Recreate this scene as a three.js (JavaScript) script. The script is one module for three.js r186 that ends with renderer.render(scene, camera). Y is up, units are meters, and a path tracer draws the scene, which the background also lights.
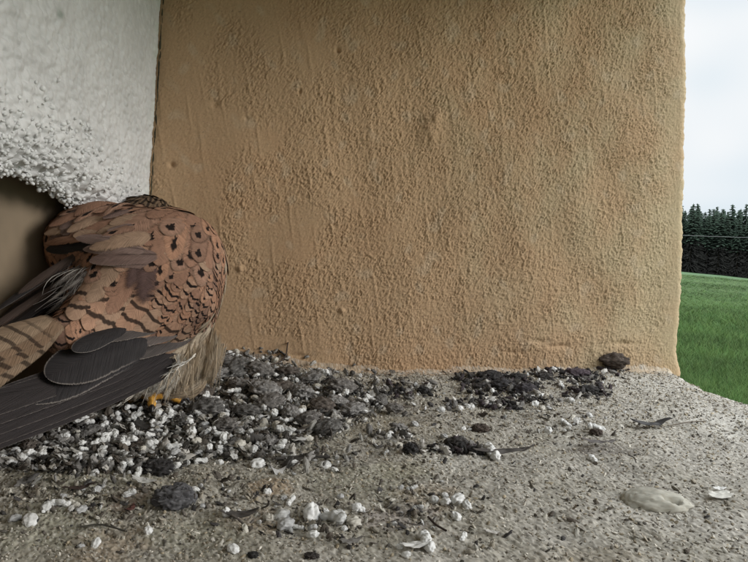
import * as THREE from 'three';
import { mergeGeometries, mergeVertices } from 'three/addons/utils/BufferGeometryUtils.js';
import { MarchingCubes } from 'three/addons/objects/MarchingCubes.js';
import { createNoise2D, createNoise3D } from 'simplex-noise';

// ---------------------------------------------------------------- camera, sky, sun, exposure
const scene = new THREE.Scene();
const EYE = 0.12;                                             // metres above the sill
const camera = new THREE.PerspectiveCamera(49.98, 1024 / 769, 0.02, 4000);
camera.position.set(0, EYE, 0);
camera.rotation.set(THREE.MathUtils.degToRad(-3.6), 0, THREE.MathUtils.degToRad(1.5), 'YXZ');
camera.updateMatrixWorld(true);
const renderer = new THREE.WebGLRenderer({ antialias: true });
renderer.toneMapping = THREE.LinearToneMapping;
renderer.toneMappingExposure = 1.80;
renderer.shadowMap.enabled = true;

function rngOf(seed) { let a = seed >>> 0; return () => { a = (a + 0x6d2b79f5) | 0; let t = Math.imul(a ^ (a >>> 15), 1 | a); t = (t + Math.imul(t ^ (t >>> 7), 61 | t)) ^ t; return ((t ^ (t >>> 14)) >>> 0) / 4294967296; }; }
const n2 = createNoise2D(rngOf(11)), n2b = createNoise2D(rngOf(23)), n3 = createNoise3D(rngOf(37));
const V = (x, y, z) => new THREE.Vector3(x, y, z);
const clamp = (x, a = 0, b = 1) => Math.min(b, Math.max(a, x));
const sstep = (a, b, x) => { const t = clamp((x - a) / (b - a)); return t * t * (3 - 2 * t); };
const lerp = (a, b, t) => a + (b - a) * t;
const mix3 = (a, b, t) => [lerp(a[0], b[0], t), lerp(a[1], b[1], t), lerp(a[2], b[2], t)];

{ // overcast sky: brighter overhead, pale blue-white near the horizon, soft cloud
  const W = 512, H = 256, data = new Float32Array(W * H * 4), S = 0.55;
  for (let r = 0; r < H; r++) {
    const el = ((r + 0.5) / H - 0.5) * Math.PI, up = Math.max(0, Math.sin(el));
    for (let c = 0; c < W; c++) {
      const az = (c + 0.5) / W * 2 * Math.PI, x = Math.cos(az) * Math.cos(el), z = Math.sin(az) * Math.cos(el);
      const cl = 0.5 + 0.5 * (n3(x * 2.2, Math.sin(el) * 5, z * 2.2) * 0.65 + n3(x * 5 + 9, Math.sin(el) * 11, z * 5) * 0.35);
      const sunward = Math.max(0, x * 0.93 + Math.sin(el) * 0.28 + z * 0.25), L = S * (1 + 3.4 * sstep(0.36, 0.92, up) + 1.0 * Math.pow(sunward, 3)) * (0.82 + 0.24 * cl);
      const k = (r * W + c) * 4, g = el < 0 ? 0.25 : 1, bl = sstep(0.30, 0.70, cl) * 0.13;
      data[k] = L * g * (0.83 + bl); data[k + 1] = L * g * (0.93 + bl * 0.4); data[k + 2] = L * g * 1.0; data[k + 3] = 1;
    }
  }
  const sky = new THREE.DataTexture(data, W, H, THREE.RGBAFormat, THREE.FloatType);
  sky.mapping = THREE.EquirectangularReflectionMapping; sky.magFilter = THREE.LinearFilter; sky.minFilter = THREE.LinearFilter; sky.needsUpdate = true;
  scene.background = sky; scene.environment = sky;
}
const sun = new THREE.DirectionalLight(new THREE.Color(1, 0.97, 0.92), 1.2);   // veiled by cloud: a large soft source
sun.position.set(30, 10.5, 8.5); sun.target.position.set(0, 0, 0);
sun.castShadow = true; sun.shadow.radius = 45; sun.shadow.mapSize.set(2048, 2048);
Object.assign(sun.shadow.camera, { left: -12, right: 12, top: 12, bottom: -12, near: 1, far: 120 });
scene.add(sun, sun.target);

// ---------------------------------------------------------------- helpers
const used = {};
function numbered(name) { if (!(name in used)) { used[name] = 0; return name; } used[name]++; return name + '_' + String(used[name]).padStart(3, '0'); }
function tag(o, label, category, group, kind) { if (label) o.userData.label = label; if (category) o.userData.category = category; if (group) o.userData.group = group; if (kind) o.userData.kind = kind; return o; }
function mesh(name, geo, mat, parent = scene) { const m = new THREE.Mesh(geo, mat); m.name = parent === scene ? numbered(name) : name; m.castShadow = m.receiveShadow = true; parent.add(m); return m; }
function base(name, p) { const g = new THREE.Group(); g.name = numbered(name); if (p) g.position.copy(p); scene.add(g); return g; }
function struct(name, geo, mat) { const m = mesh(name, geo, mat); m.userData.kind = 'structure'; return m; }
const std = (rgb, rough = 0.9, extra = {}) => new THREE.MeshStandardMaterial({ color: new THREE.Color().setRGB(...rgb), roughness: rough, metalness: 0, ...extra });
const vcol = (rough = 0.95, extra = {}) => new THREE.MeshStandardMaterial({ color: 0xffffff, vertexColors: true, roughness: rough, metalness: 0, ...extra });
const TF = Math.tan(THREE.MathUtils.degToRad(49.98 / 2)), AS = 1024 / 769;
function ray(px, py) { return V((px / 748 * 2 - 1) * TF * AS, (1 - py / 562 * 2) * TF, -1).applyMatrix4(new THREE.Matrix4().extractRotation(camera.matrixWorld)); }
const P = (px, py, d) => ray(px, py).multiplyScalar(d).add(camera.position);
function grid(nu, nv, fn, keep) {           // fn(i, j) -> [x, y, z, r, g, b]
  const pos = new Float32Array((nu + 1) * (nv + 1) * 3), col = new Float32Array(pos.length), idx = [];
  for (let j = 0, k = 0; j <= nv; j++) for (let i = 0; i <= nu; i++, k += 3) { const a = fn(i, j); for (let c = 0; c < 3; c++) { pos[k + c] = a[c]; col[k + c] = a[3 + c]; } }
  for (let j = 0; j < nv; j++) for (let i = 0; i < nu; i++) {
    if (keep && !keep(i, j)) continue;
    const a = j * (nu + 1) + i, b = a + 1, c = a + nu + 1, d = c + 1; idx.push(a, b, d, a, d, c);
  }
  const g = new THREE.BufferGeometry();
  g.setAttribute('position', new THREE.BufferAttribute(pos, 3)); g.setAttribute('color', new THREE.BufferAttribute(col, 3)); g.setIndex(idx); g.computeVertexNormals();
  return g;
}
function box(x0, y0, z0, x1, y1, z1) { const g = new THREE.BoxGeometry(x1 - x0, y1 - y0, z1 - z0); g.translate((x0 + x1) / 2, (y0 + y1) / 2, (z0 + z1) / 2); return g; }
function paint(g, rgb) { const n = g.attributes.position.count, c = new Float32Array(n * 3); for (let i = 0; i < n; i++) c.set(rgb, i * 3); g.setAttribute('color', new THREE.BufferAttribute(c, 3)); return g; }

// ---------------------------------------------------------------- the niche: far reveal, sill, foam panel
const CEIL = 0.405;
const wallZ = (x) => -0.536 - 0.155 * (x + 0.1);             // plan line of the far reveal
const WN = V(0.155, 0, 1).normalize();
const edgePx = [[690, -40], [690, 0], [689, 100], [687, 200], [685, 290], [682, 330], [680, 348], [681, 360], [684, 371]];
const edgeXY = edgePx.map(([x, y]) => { const r = ray(x, y), o = camera.position; const t = (-0.536 - 0.155 * (o.x + 0.1) - o.z) / (r.z + 0.155 * r.x); return [o.y + r.y * t, o.x + r.x * t]; }).sort((a, b) => a[0] - b[0]);
function cornerX(y) {
  if (y <= edgeXY[0][0]) return edgeXY[0][1]; const e = edgeXY[edgeXY.length - 1]; if (y >= e[0]) return e[1];
  for (let i = 1; i < edgeXY.length; i++) if (y < edgeXY[i][0]) { const a = edgeXY[i - 1], b = edgeXY[i], t = (y - a[0]) / (b[0] - a[0]); return lerp(a[1], b[1], t * t * (3 - 2 * t)); }
}
// rough trowelled render: lumps a few millimetres across, drawn upward, smoother near the foam
function renderRelief(x, y) {
  const u = x + n2(x * 60, y * 40) * 0.0012, v = y + n2(x * 70 + 7, y * 60) * 0.0016;
  const a = n2(u * 360, v * 230), b = n2b(u * 640 + 3, v * 470), c = n2(u * 1150, v * 950 + 5), e = n2b(u * 160, v * 95 + 9), f = n2(u * 520 + 40, v * 270 + 11);
  let rough = sstep(-0.30, 0.25, 0.5 * n2(x * 9 + 2, y * 8) + 0.35 * n2b(x * 22, y * 16 + 4) + (x + 0.04) * 4.2 - Math.max(0, 0.05 - y) * 4 + 0.30);
  rough = 0.20 + 0.80 * rough * (0.75 + 0.35 * n2b(x * 35 + 8, y * 26));
  const grain = Math.max(0, a - 0.05) * 0.95 + Math.max(0, b) * 0.7 - Math.pow(Math.max(0, f - 0.1), 1.3) * 1.0 + 0.42 * c + 0.35 * e + 0.25 * n2b(u * 1500, v * 1300 + 2);
  return rough * 0.0009 * grain + 0.0005 * Math.pow(Math.max(0, n2b(x * 130 + y * 20, y * 9 + 3)), 3) + 0.0010 * n2(x * 12, y * 9) + 0.0012 * n2b(x * 5, y * 4) + (1 - rough) * 0.00010 * c;
}
const wallPits = [[338, 50, 2.2, -3], [172, 165, 2.4, -3], [342, 311, 2.6, 2.5], [430, 130, 10, 2.4, 1.3], [436, 118, 5, 2.0], [240, 268, 3, 2], [215, 105, 3, -1.6], [247, 118, 2, -1.6], [300, 92, 2, -1.6], [560, 346, 14, -1.7, 0.16], [512, 352, 13, -1.4, 0.18], [540, 341, 10, -1.5, 0.25], [622, 343, 13, -1.8, 0.2], [300, 356, 12, -1.2, 0.2]].map(([x, y, r, h, k = 1]) => {
  const q = ray(x, y), t = (-0.536 - 0.0155) / (q.z + 0.155 * q.x); return [q.x * t, EYE + q.y * t, r * 0.0009, h * 0.001, k];
});
function wallColor(x, y) {
  const g = n2(x * 330 + 5, y * 300) * 0.5 + n2b(x * 900, y * 900) * 0.5;
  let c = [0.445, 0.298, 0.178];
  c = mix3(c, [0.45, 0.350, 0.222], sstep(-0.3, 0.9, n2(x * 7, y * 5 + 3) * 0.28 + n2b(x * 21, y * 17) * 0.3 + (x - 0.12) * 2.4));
  c = mix3(c, [0.42, 0.245, 0.135], sstep(0.1, 0.8, n2b(x * 10 + 4, y * 7) + 0.3 * n2(x * 60, y * 50)) * 0.22);
  c = mix3(c, [0.50, 0.40, 0.29], sstep(0.45, 0.85, n2(x * 40, y * 34)) * 0.35);
  if (n2b(x * 260 + 9, y * 230) > 0.86) c = mix3(c, [0.16, 0.11, 0.07], 0.6);
  const k = 1 + 0.13 * g; return [c[0] * k, c[1] * k, c[2] * k];
}
const plaster = vcol(0.95);
{
  const N = 840, A = 16, F = 14, R = 0.009, x0 = -0.30, J = 640, y0 = -0.012;
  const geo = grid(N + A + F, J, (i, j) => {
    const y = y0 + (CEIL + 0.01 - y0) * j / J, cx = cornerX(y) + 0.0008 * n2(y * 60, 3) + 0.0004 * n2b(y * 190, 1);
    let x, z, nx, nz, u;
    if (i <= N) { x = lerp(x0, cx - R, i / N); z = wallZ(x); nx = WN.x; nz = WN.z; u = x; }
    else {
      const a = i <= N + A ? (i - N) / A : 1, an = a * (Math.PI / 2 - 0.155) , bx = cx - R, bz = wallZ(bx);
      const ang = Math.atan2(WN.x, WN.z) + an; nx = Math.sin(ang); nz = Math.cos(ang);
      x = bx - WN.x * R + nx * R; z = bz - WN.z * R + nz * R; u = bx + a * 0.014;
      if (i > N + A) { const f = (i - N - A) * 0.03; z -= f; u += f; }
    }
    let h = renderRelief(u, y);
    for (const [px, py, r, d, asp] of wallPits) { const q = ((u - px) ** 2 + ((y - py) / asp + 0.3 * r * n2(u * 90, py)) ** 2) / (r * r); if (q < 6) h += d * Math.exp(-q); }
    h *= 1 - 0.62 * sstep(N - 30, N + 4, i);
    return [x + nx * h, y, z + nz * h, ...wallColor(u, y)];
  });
  const w = tag(mesh('render_wall', geo, plaster), 'ochre brown rough rendered reveal wall with a worn outer corner behind the bird', 'wall'); w.userData.kind = 'thing';
}
// the sill: a gritty cast slab with a rounded outer edge
const sillEdge = (z) => 0.303 + 0.004 * n2(z * 14, 8) + 0.01 * sstep(-0.52, -0.30, z);
function mound(x, z) { const dx = (x + 0.155) / 0.105, dz = (z + 0.515) / 0.062; return 0.017 * Math.exp(-dx * dx * 0.9 - dz * dz); }
function floorBase(x, z) {
  const dw = (z - wallZ(x)) * 0.988, r = 0.006 + 0.003 * n2(x * 18, 2);
  let h = mound(x, z) + 0.0016 * n2(x * 9, z * 9) + 0.0009 * n2b(x * 30, z * 30);
  if (dw < r) { const q = r - Math.max(0, dw); h += r - Math.sqrt(Math.max(0, r * r - q * q)); }
  return h;
}
function floorGrain(x, z) {
  const a = n2(x * 380, z * 380), b = n2b(x * 800, z * 800 + 3), c = n2(x * 150 + 8, z * 150);
  return 0.00042 * a + 0.00038 * b + 0.00028 * c + 0.0007 * Math.max(0, n2b(x * 260, z * 260) - 0.45) - 0.0008 * Math.max(0, n2(x * 210 + 3, z * 230) - 0.5);
}
const stains = [[720, 378, 34, 7, 'w', 0.9], [640, 385, 30, 7, 'w', 0.5], [560, 430, 24, 7, 'w', 0.35], [445, 462, 34, 10, 'w', 0.6], [400, 470, 26, 9, 'y', 0.4], [735, 425, 36, 18, 'w', 0.5], [560, 372, 30, 6, 'w', 0.4], [270, 488, 24, 12, 'o', 0.7], [105, 545, 40, 26, 'o', 0.5], [92, 480, 70, 14, 'g', 0.45], [60, 520, 60, 30, 'g', 0.5], [200, 535, 50, 22, 'g', 0.35], [370, 480, 60, 18, 'g', 0.4], [430, 497, 34, 16, 'o', 0.4], [130, 500, 18, 16, 'r', 0.5], [265, 520, 36, 14, 'o', 0.5], [395, 515, 44, 14, 'p', 0.45], [600, 450, 40, 6, 'd', 0.55], [470, 452, 26, 6, 'd', 0.45], [590, 560, 60, 20, 'b', 0.4], [380, 425, 60, 14, 'b', 0.35]].map(([x, y, w, h, k, a]) => {
  const f = (px, py) => { const r = ray(px, py), t = -EYE / r.y; return [r.x * t, r.z * t]; };
  const [cx, cz] = f(x, y), [ex] = f(x + w, y), [, ez] = f(x, y + h), [, ez2] = f(x, y - h); return [cx, cz, Math.abs(ex - cx), Math.abs(ez2 - ez) / 2, k, a];
});
const STAIN = { w: [0.60, 0.58, 0.53], y: [0.50, 0.46, 0.33], o: [0.39, 0.29, 0.195], g: [0.35, 0.345, 0.265], r: [0.20, 0.12, 0.09], p: [0.36, 0.31, 0.31], d: [0.12, 0.10, 0.09], b: [0.33, 0.28, 0.20] };
function floorColor(x, z) {
  const g = n2(x * 420 + 5, z * 420), f = n2b(x * 1000, z * 1000), p = n2(x * 16, z * 16);
  let c = mix3([0.36, 0.335, 0.28], [0.43, 0.405, 0.36], sstep(-0.5, 0.6, p * 0.5 + x * 2.4));
  for (const [cx, cz, rx, rz, k, a] of stains) {
    const q = ((x - cx) / rx) ** 2 + ((z - cz) / rz) ** 2; if (q > 3) continue;
    const t = sstep(1.25, 0.35, q + 0.55 * n2(x * 70, z * 70 + cx * 9) + 0.4 * f); c = mix3(c, STAIN[k], t * a);
  }
  const dw = (z - wallZ(x)) * 0.988;
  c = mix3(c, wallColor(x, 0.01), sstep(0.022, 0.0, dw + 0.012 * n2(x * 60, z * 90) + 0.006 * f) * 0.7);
  c = mix3(c, [0.10, 0.095, 0.09], sstep(0.006, 0.016, mound(x, z) + 0.003 * g) * 0.8);
  const k = 1 + 0.40 * g * Math.abs(g) + 0.30 * f; c = c.map((v) => clamp(v * k, 0.02, 0.75));
  if (f > 0.55) c = mix3(c, [0.10, 0.09, 0.075], 0.7); else if (f < -0.60) c = mix3(c, [0.62, 0.60, 0.55], 0.6);
  return c;
}
{
  const N = 760, J = 580, A = 12;
  const zs = []; for (let j = 0; j <= J; j++) zs.push(-0.66 + (0.66 - 0.16) * Math.pow(j / J, 1.18));
  const geo = grid(N + A, J, (i, j) => {
    const z = zs[j], ex = sillEdge(z), R = 0.012; let x, y, ox = 0;
    if (i <= N) { x = lerp(-0.30, ex - R, i / N); y = floorBase(x, z) + floorGrain(x, z); }
    else { const a = (i - N) / A * Math.PI / 2; x = ex - R; y = floorBase(x, z) - R + R * Math.cos(a) + floorGrain(x + a * R, z) * Math.cos(a); ox = R * Math.sin(a); }
    return [x + ox, y, z, ...floorColor(x + ox, z)];
  });
  geo.setIndex(Array.from(geo.index.array).reverse()); geo.computeVertexNormals();
  struct('sill_floor', geo, vcol(0.97));
}
// building mass round the niche
const bulk = paint(mergeGeometries([
  box(-1.2, -3, -4, 0.29, -0.012, 4), box(-1.2, CEIL, -4, 0.30, 4, 4), box(-1.2, -0.012, -4, 0.27, CEIL, -0.665), box(-1.2, -0.012, 0.40, 0.30, CEIL, 4), box(-1.2, -0.012, -0.665, -0.30, CEIL, 0.40),
]), [0.42, 0.31, 0.19]);
tag(mesh('building', bulk, plaster), 'ochre rendered building around the niche, its wall and window head', 'building').userData.kind = 'structure';
struct('sill_slab', paint(box(-0.30, -0.011, -0.161, 0.30, 0.0, 0.40), [0.38, 0.35, 0.29]), plaster);

// white foam panel closing the niche on the left, gnawed through at the bottom
const FX = -0.190, lean = (() => { const f = (px, py) => { const r = ray(px, py), t = (-0.536 - 0.0155) / (r.z + 0.155 * r.x); return [r.x * t, EYE + r.y * t]; }, a = f(165, 0), b = f(152, 195); return (y) => a[0] + (y - a[1]) * (a[0] - b[0]) / (a[1] - b[1]) - FX; })();
const onFoam = (px, py) => { const r = ray(px, py), t = FX / r.x; return [r.z * t, EYE + r.y * t]; };
const holeTop = [[-60, 164], [-30, 165], [0, 166], [25, 168], [50, 173], [72, 182], [88, 194], [100, 203], [113, 212], [124, 228], [131, 255], [134, 300], [136, 384]].map(([x, y]) => onFoam(x, y));
const hole = [[-0.13, -0.02], [-0.13, 0.10], [-0.16, 0.148], [-0.2, 0.162], ...holeTop.filter(([z]) => z < -0.23), [-0.5, -0.02]];
function holeDist(z, y) {                    // signed distance, negative inside the hole
  let d = 1e9, ins = false;
  for (let i = 0, j = hole.length - 1; i < hole.length; j = i++) {
    const [ax, ay] = hole[j], [bx, by] = hole[i], ex = bx - ax, ey = by - ay, t = clamp(((z - ax) * ex + (y - ay) * ey) / (ex * ex + ey * ey));
    d = Math.min(d, Math.hypot(z - ax - ex * t, y - ay - ey * t));
    if ((ay > y) !== (by > y) && z < (bx - ax) * (y - ay) / (by - ay) + ax) ins = !ins;
  }
  return ins ? -d : d;
}
const hash = (i, j, k) => { let h = Math.imul(i, 374761393) + Math.imul(j, 668265263) + Math.imul(k, 974634777); h = Math.imul(h ^ (h >>> 13), 1274126177); return ((h ^ (h >>> 16)) >>> 0) / 4294967296; };
function beadHeight(u, v, s) {
  const i = Math.floor(u / s), j = Math.floor(v / s); let best = 0, id = 0;
  for (let a = -1; a <= 1; a++) for (let b = -1; b <= 1; b++) {
    const cu = (i + a + 0.15 + 0.7 * hash(i + a, j + b, 1)) * s, cv = (j + b + 0.15 + 0.7 * hash(i + a, j + b, 2)) * s, r = s * (0.55 + 0.25 * hash(i + a, j + b, 3));
    const q = r * r - (u - cu) ** 2 - (v - cv) ** 2; if (q > 0) { const h = Math.sqrt(q) + s * 0.6 * (hash(i + a, j + b, 4) - 0.5); if (h > best) { best = h; id = hash(i + a, j + b, 5); } }
  }
  return [best, id];
}
const panel = base('polystyrene_slab', V(FX, 0, -0.35));
tag(panel, 'white polystyrene foam slab gnawed through above the bird at left', 'foam slab');
const foamMat = new THREE.MeshPhysicalMaterial({ color: 0xffffff, vertexColors: true, roughness: 0.6, sheen: 0.0 });
const beadSpots = [];
{
  const zA = wallZ(FX) + 0.0035, zB = -0.13, N = 400, J = 440, yA = -0.008, yB = CEIL - 0.002, sd = new Float32Array((N + 1) * (J + 1));
  const rnd = rngOf(5);
  const geo = grid(N, J, (i, j) => {
    let z = lerp(zA, zB, i / N), y = lerp(yA, yB, j / J);
    const d = holeDist(z, y) + 0.0035 * n2(z * 160, y * 160) + 0.002 * n2b(z * 420, y * 420); sd[j * (N + 1) + i] = d;
    const near = sstep(0.062, 0.012, d + 0.012 * n2(z * 45, y * 45)), mid = sstep(0.19, 0.05, d + 0.05 * n2(z * 14, y * 14 + 2));
    const [h, id] = beadHeight(z + 3, y + 3, 0.0036);
    const edge = sstep(0.0, 0.006, z - zA);
    let x = 0.0006 * n2(z * 30, y * 30) + (0.55 * near + 0.30 * mid + 0.20) * (h - 0.0018) * edge * 0.9 + 0.0007 * mid * n2b(z * 90, y * 90) + 0.0003 * n2(z * 600, y * 600) - (1 - edge) * 0.002;
    const t = clamp(1 - d / 0.022); x -= 0.014 * t * t; x += lean(y);
    if (d > -0.001 && rnd() < 0.085 * near * sstep(0.06, 0.006, d)) beadSpots.push([x, y, z]);
    if (d > -0.001 && d < 0.004 && rnd() < 0.5) for (let q = 0; q < 2; q++) beadSpots.push([x - 0.004 * q - 0.003 * rnd(), y, z]);
    const k = 0.62 + 0.07 * (id - 0.5) + 0.035 * n2(z * 25, y * 18), gr = sstep(0.02, 0.0, z - zA) * 0.05 * (0.5 + n2(y * 40, 2));
    const spot = Math.exp(-(((z - onFoam(55, 14)[0]) / 0.003) ** 2 + ((y - onFoam(55, 14)[1]) / 0.003) ** 2));
    return [x, y, z + 0.35, (k - gr) * (1 - 0.5 * spot), k * 0.985 * (1 - 0.45 * spot), (k * 0.985 - gr) * (1 - 0.5 * spot)];
  }, (i, j) => { const a = j * (N + 1) + i; return Math.min(sd[a], sd[a + 1], sd[a + N + 1], sd[a + N + 2]) > -0.0012; });
  geo.setIndex(Array.from(geo.index.array).reverse()); geo.computeVertexNormals();
  mesh('foam_face', geo, foamMat, panel);
  const s = new THREE.Shape(); s.moveTo(zA, -0.009); s.lineTo(zA, yB); s.lineTo(0.395, yB); s.lineTo(0.395, -0.009); s.closePath();
  const hp = new THREE.Path(); hole.map(([z, y], i) => { const q = hole.length, a = hole[(i + q - 1) % q], b = hole[(i + 1) % q], l = Math.hypot(b[0] - a[0], b[1] - a[1]), oy = -(b[0] - a[0]) / l, oz = (b[1] - a[1]) / l; return [clamp(z - Math.abs(0) + 0.032 * oz * -1, zA + 0.006, -0.09), y < 0 ? y : y + 0.036 * Math.abs(oy)]; }).forEach(([z, y], i) => (i ? hp.lineTo(z, Math.max(y, -0.006)) : hp.moveTo(z, Math.max(y, -0.006)))); hp.closePath(); s.holes.push(hp);
  const core = new THREE.ExtrudeGeometry(s, { depth: 0.003, bevelEnabled: false, curveSegments: 4 });
  core.applyMatrix4(new THREE.Matrix4().makeBasis(V(0, 0, 1), V(0, 1, 0), V(-1, 0, 0)));   // shape x -> z, depth -> -x
  core.translate(-0.0235, 0, 0.35); for (let i = 0, q = core.attributes.position; i < q.count; i++) q.setX(i, q.getX(i) + lean(q.getY(i)));
  mesh('foam_core', paint(core, [0.69, 0.68, 0.675]), foamMat, panel);
  const near = box(-0.022, -0.004, 0.35 - 0.129, -0.002, CEIL - 0.004, 0.35 + 0.395); mesh('foam_face', paint(near, [0.69, 0.68, 0.675]), foamMat, panel);
  const balls = beadSpots.map(([x, y, z]) => { const r = 0.0007 + 0.0010 * rnd() ** 1.5, g = new THREE.IcosahedronGeometry(r, 1); g.scale(0.6 + 0.7 * rnd(), 0.6 + 0.7 * rnd(), 0.6 + 0.7 * rnd()); g.rotateX(rnd() * 6); g.rotateY(rnd() * 6); g.translate(x + 0.0004, y, z + 0.35); const k = 0.56 + 0.18 * rnd(); return paint(g, [k, k, k]); });
  if (balls.length) { const b = mesh('foam_bead', mergeGeometries(balls), foamMat, panel); b.userData.kind = 'stuff'; }
}
{ // brown board at the back of the hollow behind the foam
  const N = 150, J = 120;
  const geo = grid(N, J, (i, j) => { const z = lerp(-0.52, 0.12, i / N), y = lerp(-0.01, CEIL, j / J); const k = 0.9 + 0.12 * n2(z * 18, y * 10) + 0.06 * n2b(z * 120, y * 40); return [-0.218 - 0.23 * (z + 0.47) + 0.0012 * n2(z * 20, y * 20), y, z, 0.25 * k, 0.19 * k, 0.128 * k]; });
  geo.setIndex(Array.from(geo.index.array).reverse()); geo.computeVertexNormals();
  tag(mesh('back_board', geo, vcol(0.9)), 'smooth brown board seen through the hole in the white foam', 'board');
}

// ---------------------------------------------------------------- outside: field, spruce wood, cable
const AZ0 = THREE.MathUtils.degToRad(29.5);
function groundY(x, z) {
  const r = Math.hypot(x, z), t = clamp(x * Math.cos(AZ0) + z * Math.sin(AZ0), -70, 70);
  return -2.05 - 0.018 * Math.min(r, 160) - 0.075 * t * sstep(15, 140, r) + 0.12 * n2(x * 0.05, z * 0.05) * sstep(3, 20, r);
}
{
  const NA = 180, NR = 130;
  const geo = grid(NA, NR, (i, j) => {
    const a = i / NA * Math.PI * 2, r = 0.9 * Math.pow(2200 / 0.9, j / NR), x = r * Math.sin(a), z = -r * Math.cos(a);
    const k = 1 + 0.18 * n2(x * 0.6, z * 0.6) + 0.14 * n2b(x * 0.11, z * 0.11), c = [0.045, 0.095, 0.034];
    return [x, groundY(x, z), z, c[0] * k, c[1] * k, c[2] * k];
  });
  if (geo.attributes.normal.getY(NA * 60) < 0) { geo.setIndex(Array.from(geo.index.array).reverse()); geo.computeVertexNormals(); }
  struct('field', geo, vcol(1));
}
{
  const rnd = rngOf(71), blades = [];
  for (let b = 0; b < 8; b++) {
    const a = rnd() * 6.283, lean = 0.05 + 0.16 * rnd(), h = 0.22 + 0.12 * rnd(), w = 0.006, ox = (rnd() - 0.5) * 0.10, oz = (rnd() - 0.5) * 0.10, ps = [], id = [];
    for (let s = 0; s <= 3; s++) { const t = s / 3, ww = w * (1 - t * 0.92), y = h * t * (1 - 0.15 * t), l = lean * t * t; ps.push(ox + Math.cos(a) * l - Math.sin(a) * ww, y, oz + Math.sin(a) * l + Math.cos(a) * ww, ox + Math.cos(a) * l + Math.sin(a) * ww, y, oz + Math.sin(a) * l - Math.cos(a) * ww); if (s < 3) { const k = s * 2; id.push(k, k + 1, k + 3, k, k + 3, k + 2); } }
    const g = new THREE.BufferGeometry(); g.setAttribute('position', new THREE.Float32BufferAttribute(ps, 3)); g.setIndex(id); g.computeVertexNormals(); blades.push(g);
  }
  const g = mergeGeometries(blades), N = 42000, im = new THREE.InstancedMesh(g, new THREE.MeshPhysicalMaterial({ color: 0xffffff, roughness: 0.95, specularIntensity: 0.3, side: THREE.DoubleSide, transmission: 0.25, thickness: 0 }), N);
  const m = new THREE.Matrix4(), q = new THREE.Quaternion(), c = new THREE.Color();
  for (let i = 0; i < N; i++) {
    const r = 3.5 * Math.pow(100 / 3.5, Math.pow(rnd(), 0.85)), a = THREE.MathUtils.degToRad(17 + 31 * rnd()), x = r * Math.sin(a), z = -r * Math.cos(a), s = (0.8 + 0.5 * rnd()) * (1 + sstep(12, 80, r) * 0.35), wd = 1 + sstep(6, 70, r) * 5;
    q.setFromAxisAngle(V(0, 1, 0), rnd() * 6.283);
    m.compose(V(x, groundY(x, z) - 0.01, z), q, V(s * wd, s, s * wd)); im.setMatrixAt(i, m);
    const k = 0.75 + 0.5 * rnd() + 0.2 * n2(x * 0.3, z * 0.3), y = rnd() * 0.02; im.setColorAt(i, c.setRGB((0.054 + y) * k, 0.116 * k, 0.031 * k));
  }
  im.name = 'grass'; im.castShadow = im.receiveShadow = true; tag(im, 'green young crop blades covering the field outside', 'grass', null, 'stuff'); scene.add(im);
}
function spruceCrown(seed) {
  const rnd = rngOf(seed), live = [], dead = [], H = 14;
  const strip = (list, col, y, a, len, droop, w) => {
    const ps = [], id = [], n = 3, ca = Math.cos(a), sa = Math.sin(a);
    for (let s = 0; s <= n; s++) { const t = s / n, r = len * t, yy = y - droop * t * t * len + 0.12 * len * t, ww = w * (1 - 0.75 * t) * (s % 2 ? 1.25 : 0.85); ps.push(ca * r - sa * ww, yy - 0.22 * ww, sa * r + ca * ww, ca * r, yy + 0.1, sa * r, ca * r + sa * ww, yy - 0.22 * ww, sa * r - ca * ww); if (s < n) { const k = s * 3; id.push(k, k + 1, k + 4, k, k + 4, k + 3, k + 1, k + 2, k + 5, k + 1, k + 5, k + 4); } }
    const g = new THREE.BufferGeometry(); g.setAttribute('position', new THREE.Float32BufferAttribute(ps, 3)); g.setIndex(id); g.computeVertexNormals(); const k = 0.7 + 0.6 * rnd(); list.push(paint(g, col.map((v) => v * k)));
  };
  for (let y = 0.25; y < H - 0.2; y += 0.42) {
    const t = y / H, R = 1.9 * Math.pow(1 - t, 0.62) + 0.12, n = y > H * 0.46 ? 10 : 18;
    for (let k = 0; k < n; k++) { const hi = y > H * (0.42 + 0.12 * rnd()); strip(hi ? live : dead, hi ? [0.018, 0.036, 0.021] : [0.015, 0.0145, 0.012], y + 0.3 * rnd(), rnd() * 6.283, R * (0.7 + 0.5 * rnd()), hi ? 0.35 : 0.15 + 0.5 * rnd(), hi ? 0.42 * R * 0.6 + 0.08 : 0.06 + 0.05 * rnd()); }
  }
  const top = new THREE.ConeGeometry(0.14, 0.7, 5); top.translate(0, H - 0.1, 0); live.push(paint(top.toNonIndexed ? top : top, [0.02, 0.04, 0.024]));
  live.forEach((g) => g.deleteAttribute('uv'));
  return [mergeGeometries(live), mergeGeometries(dead), H];
}
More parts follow.
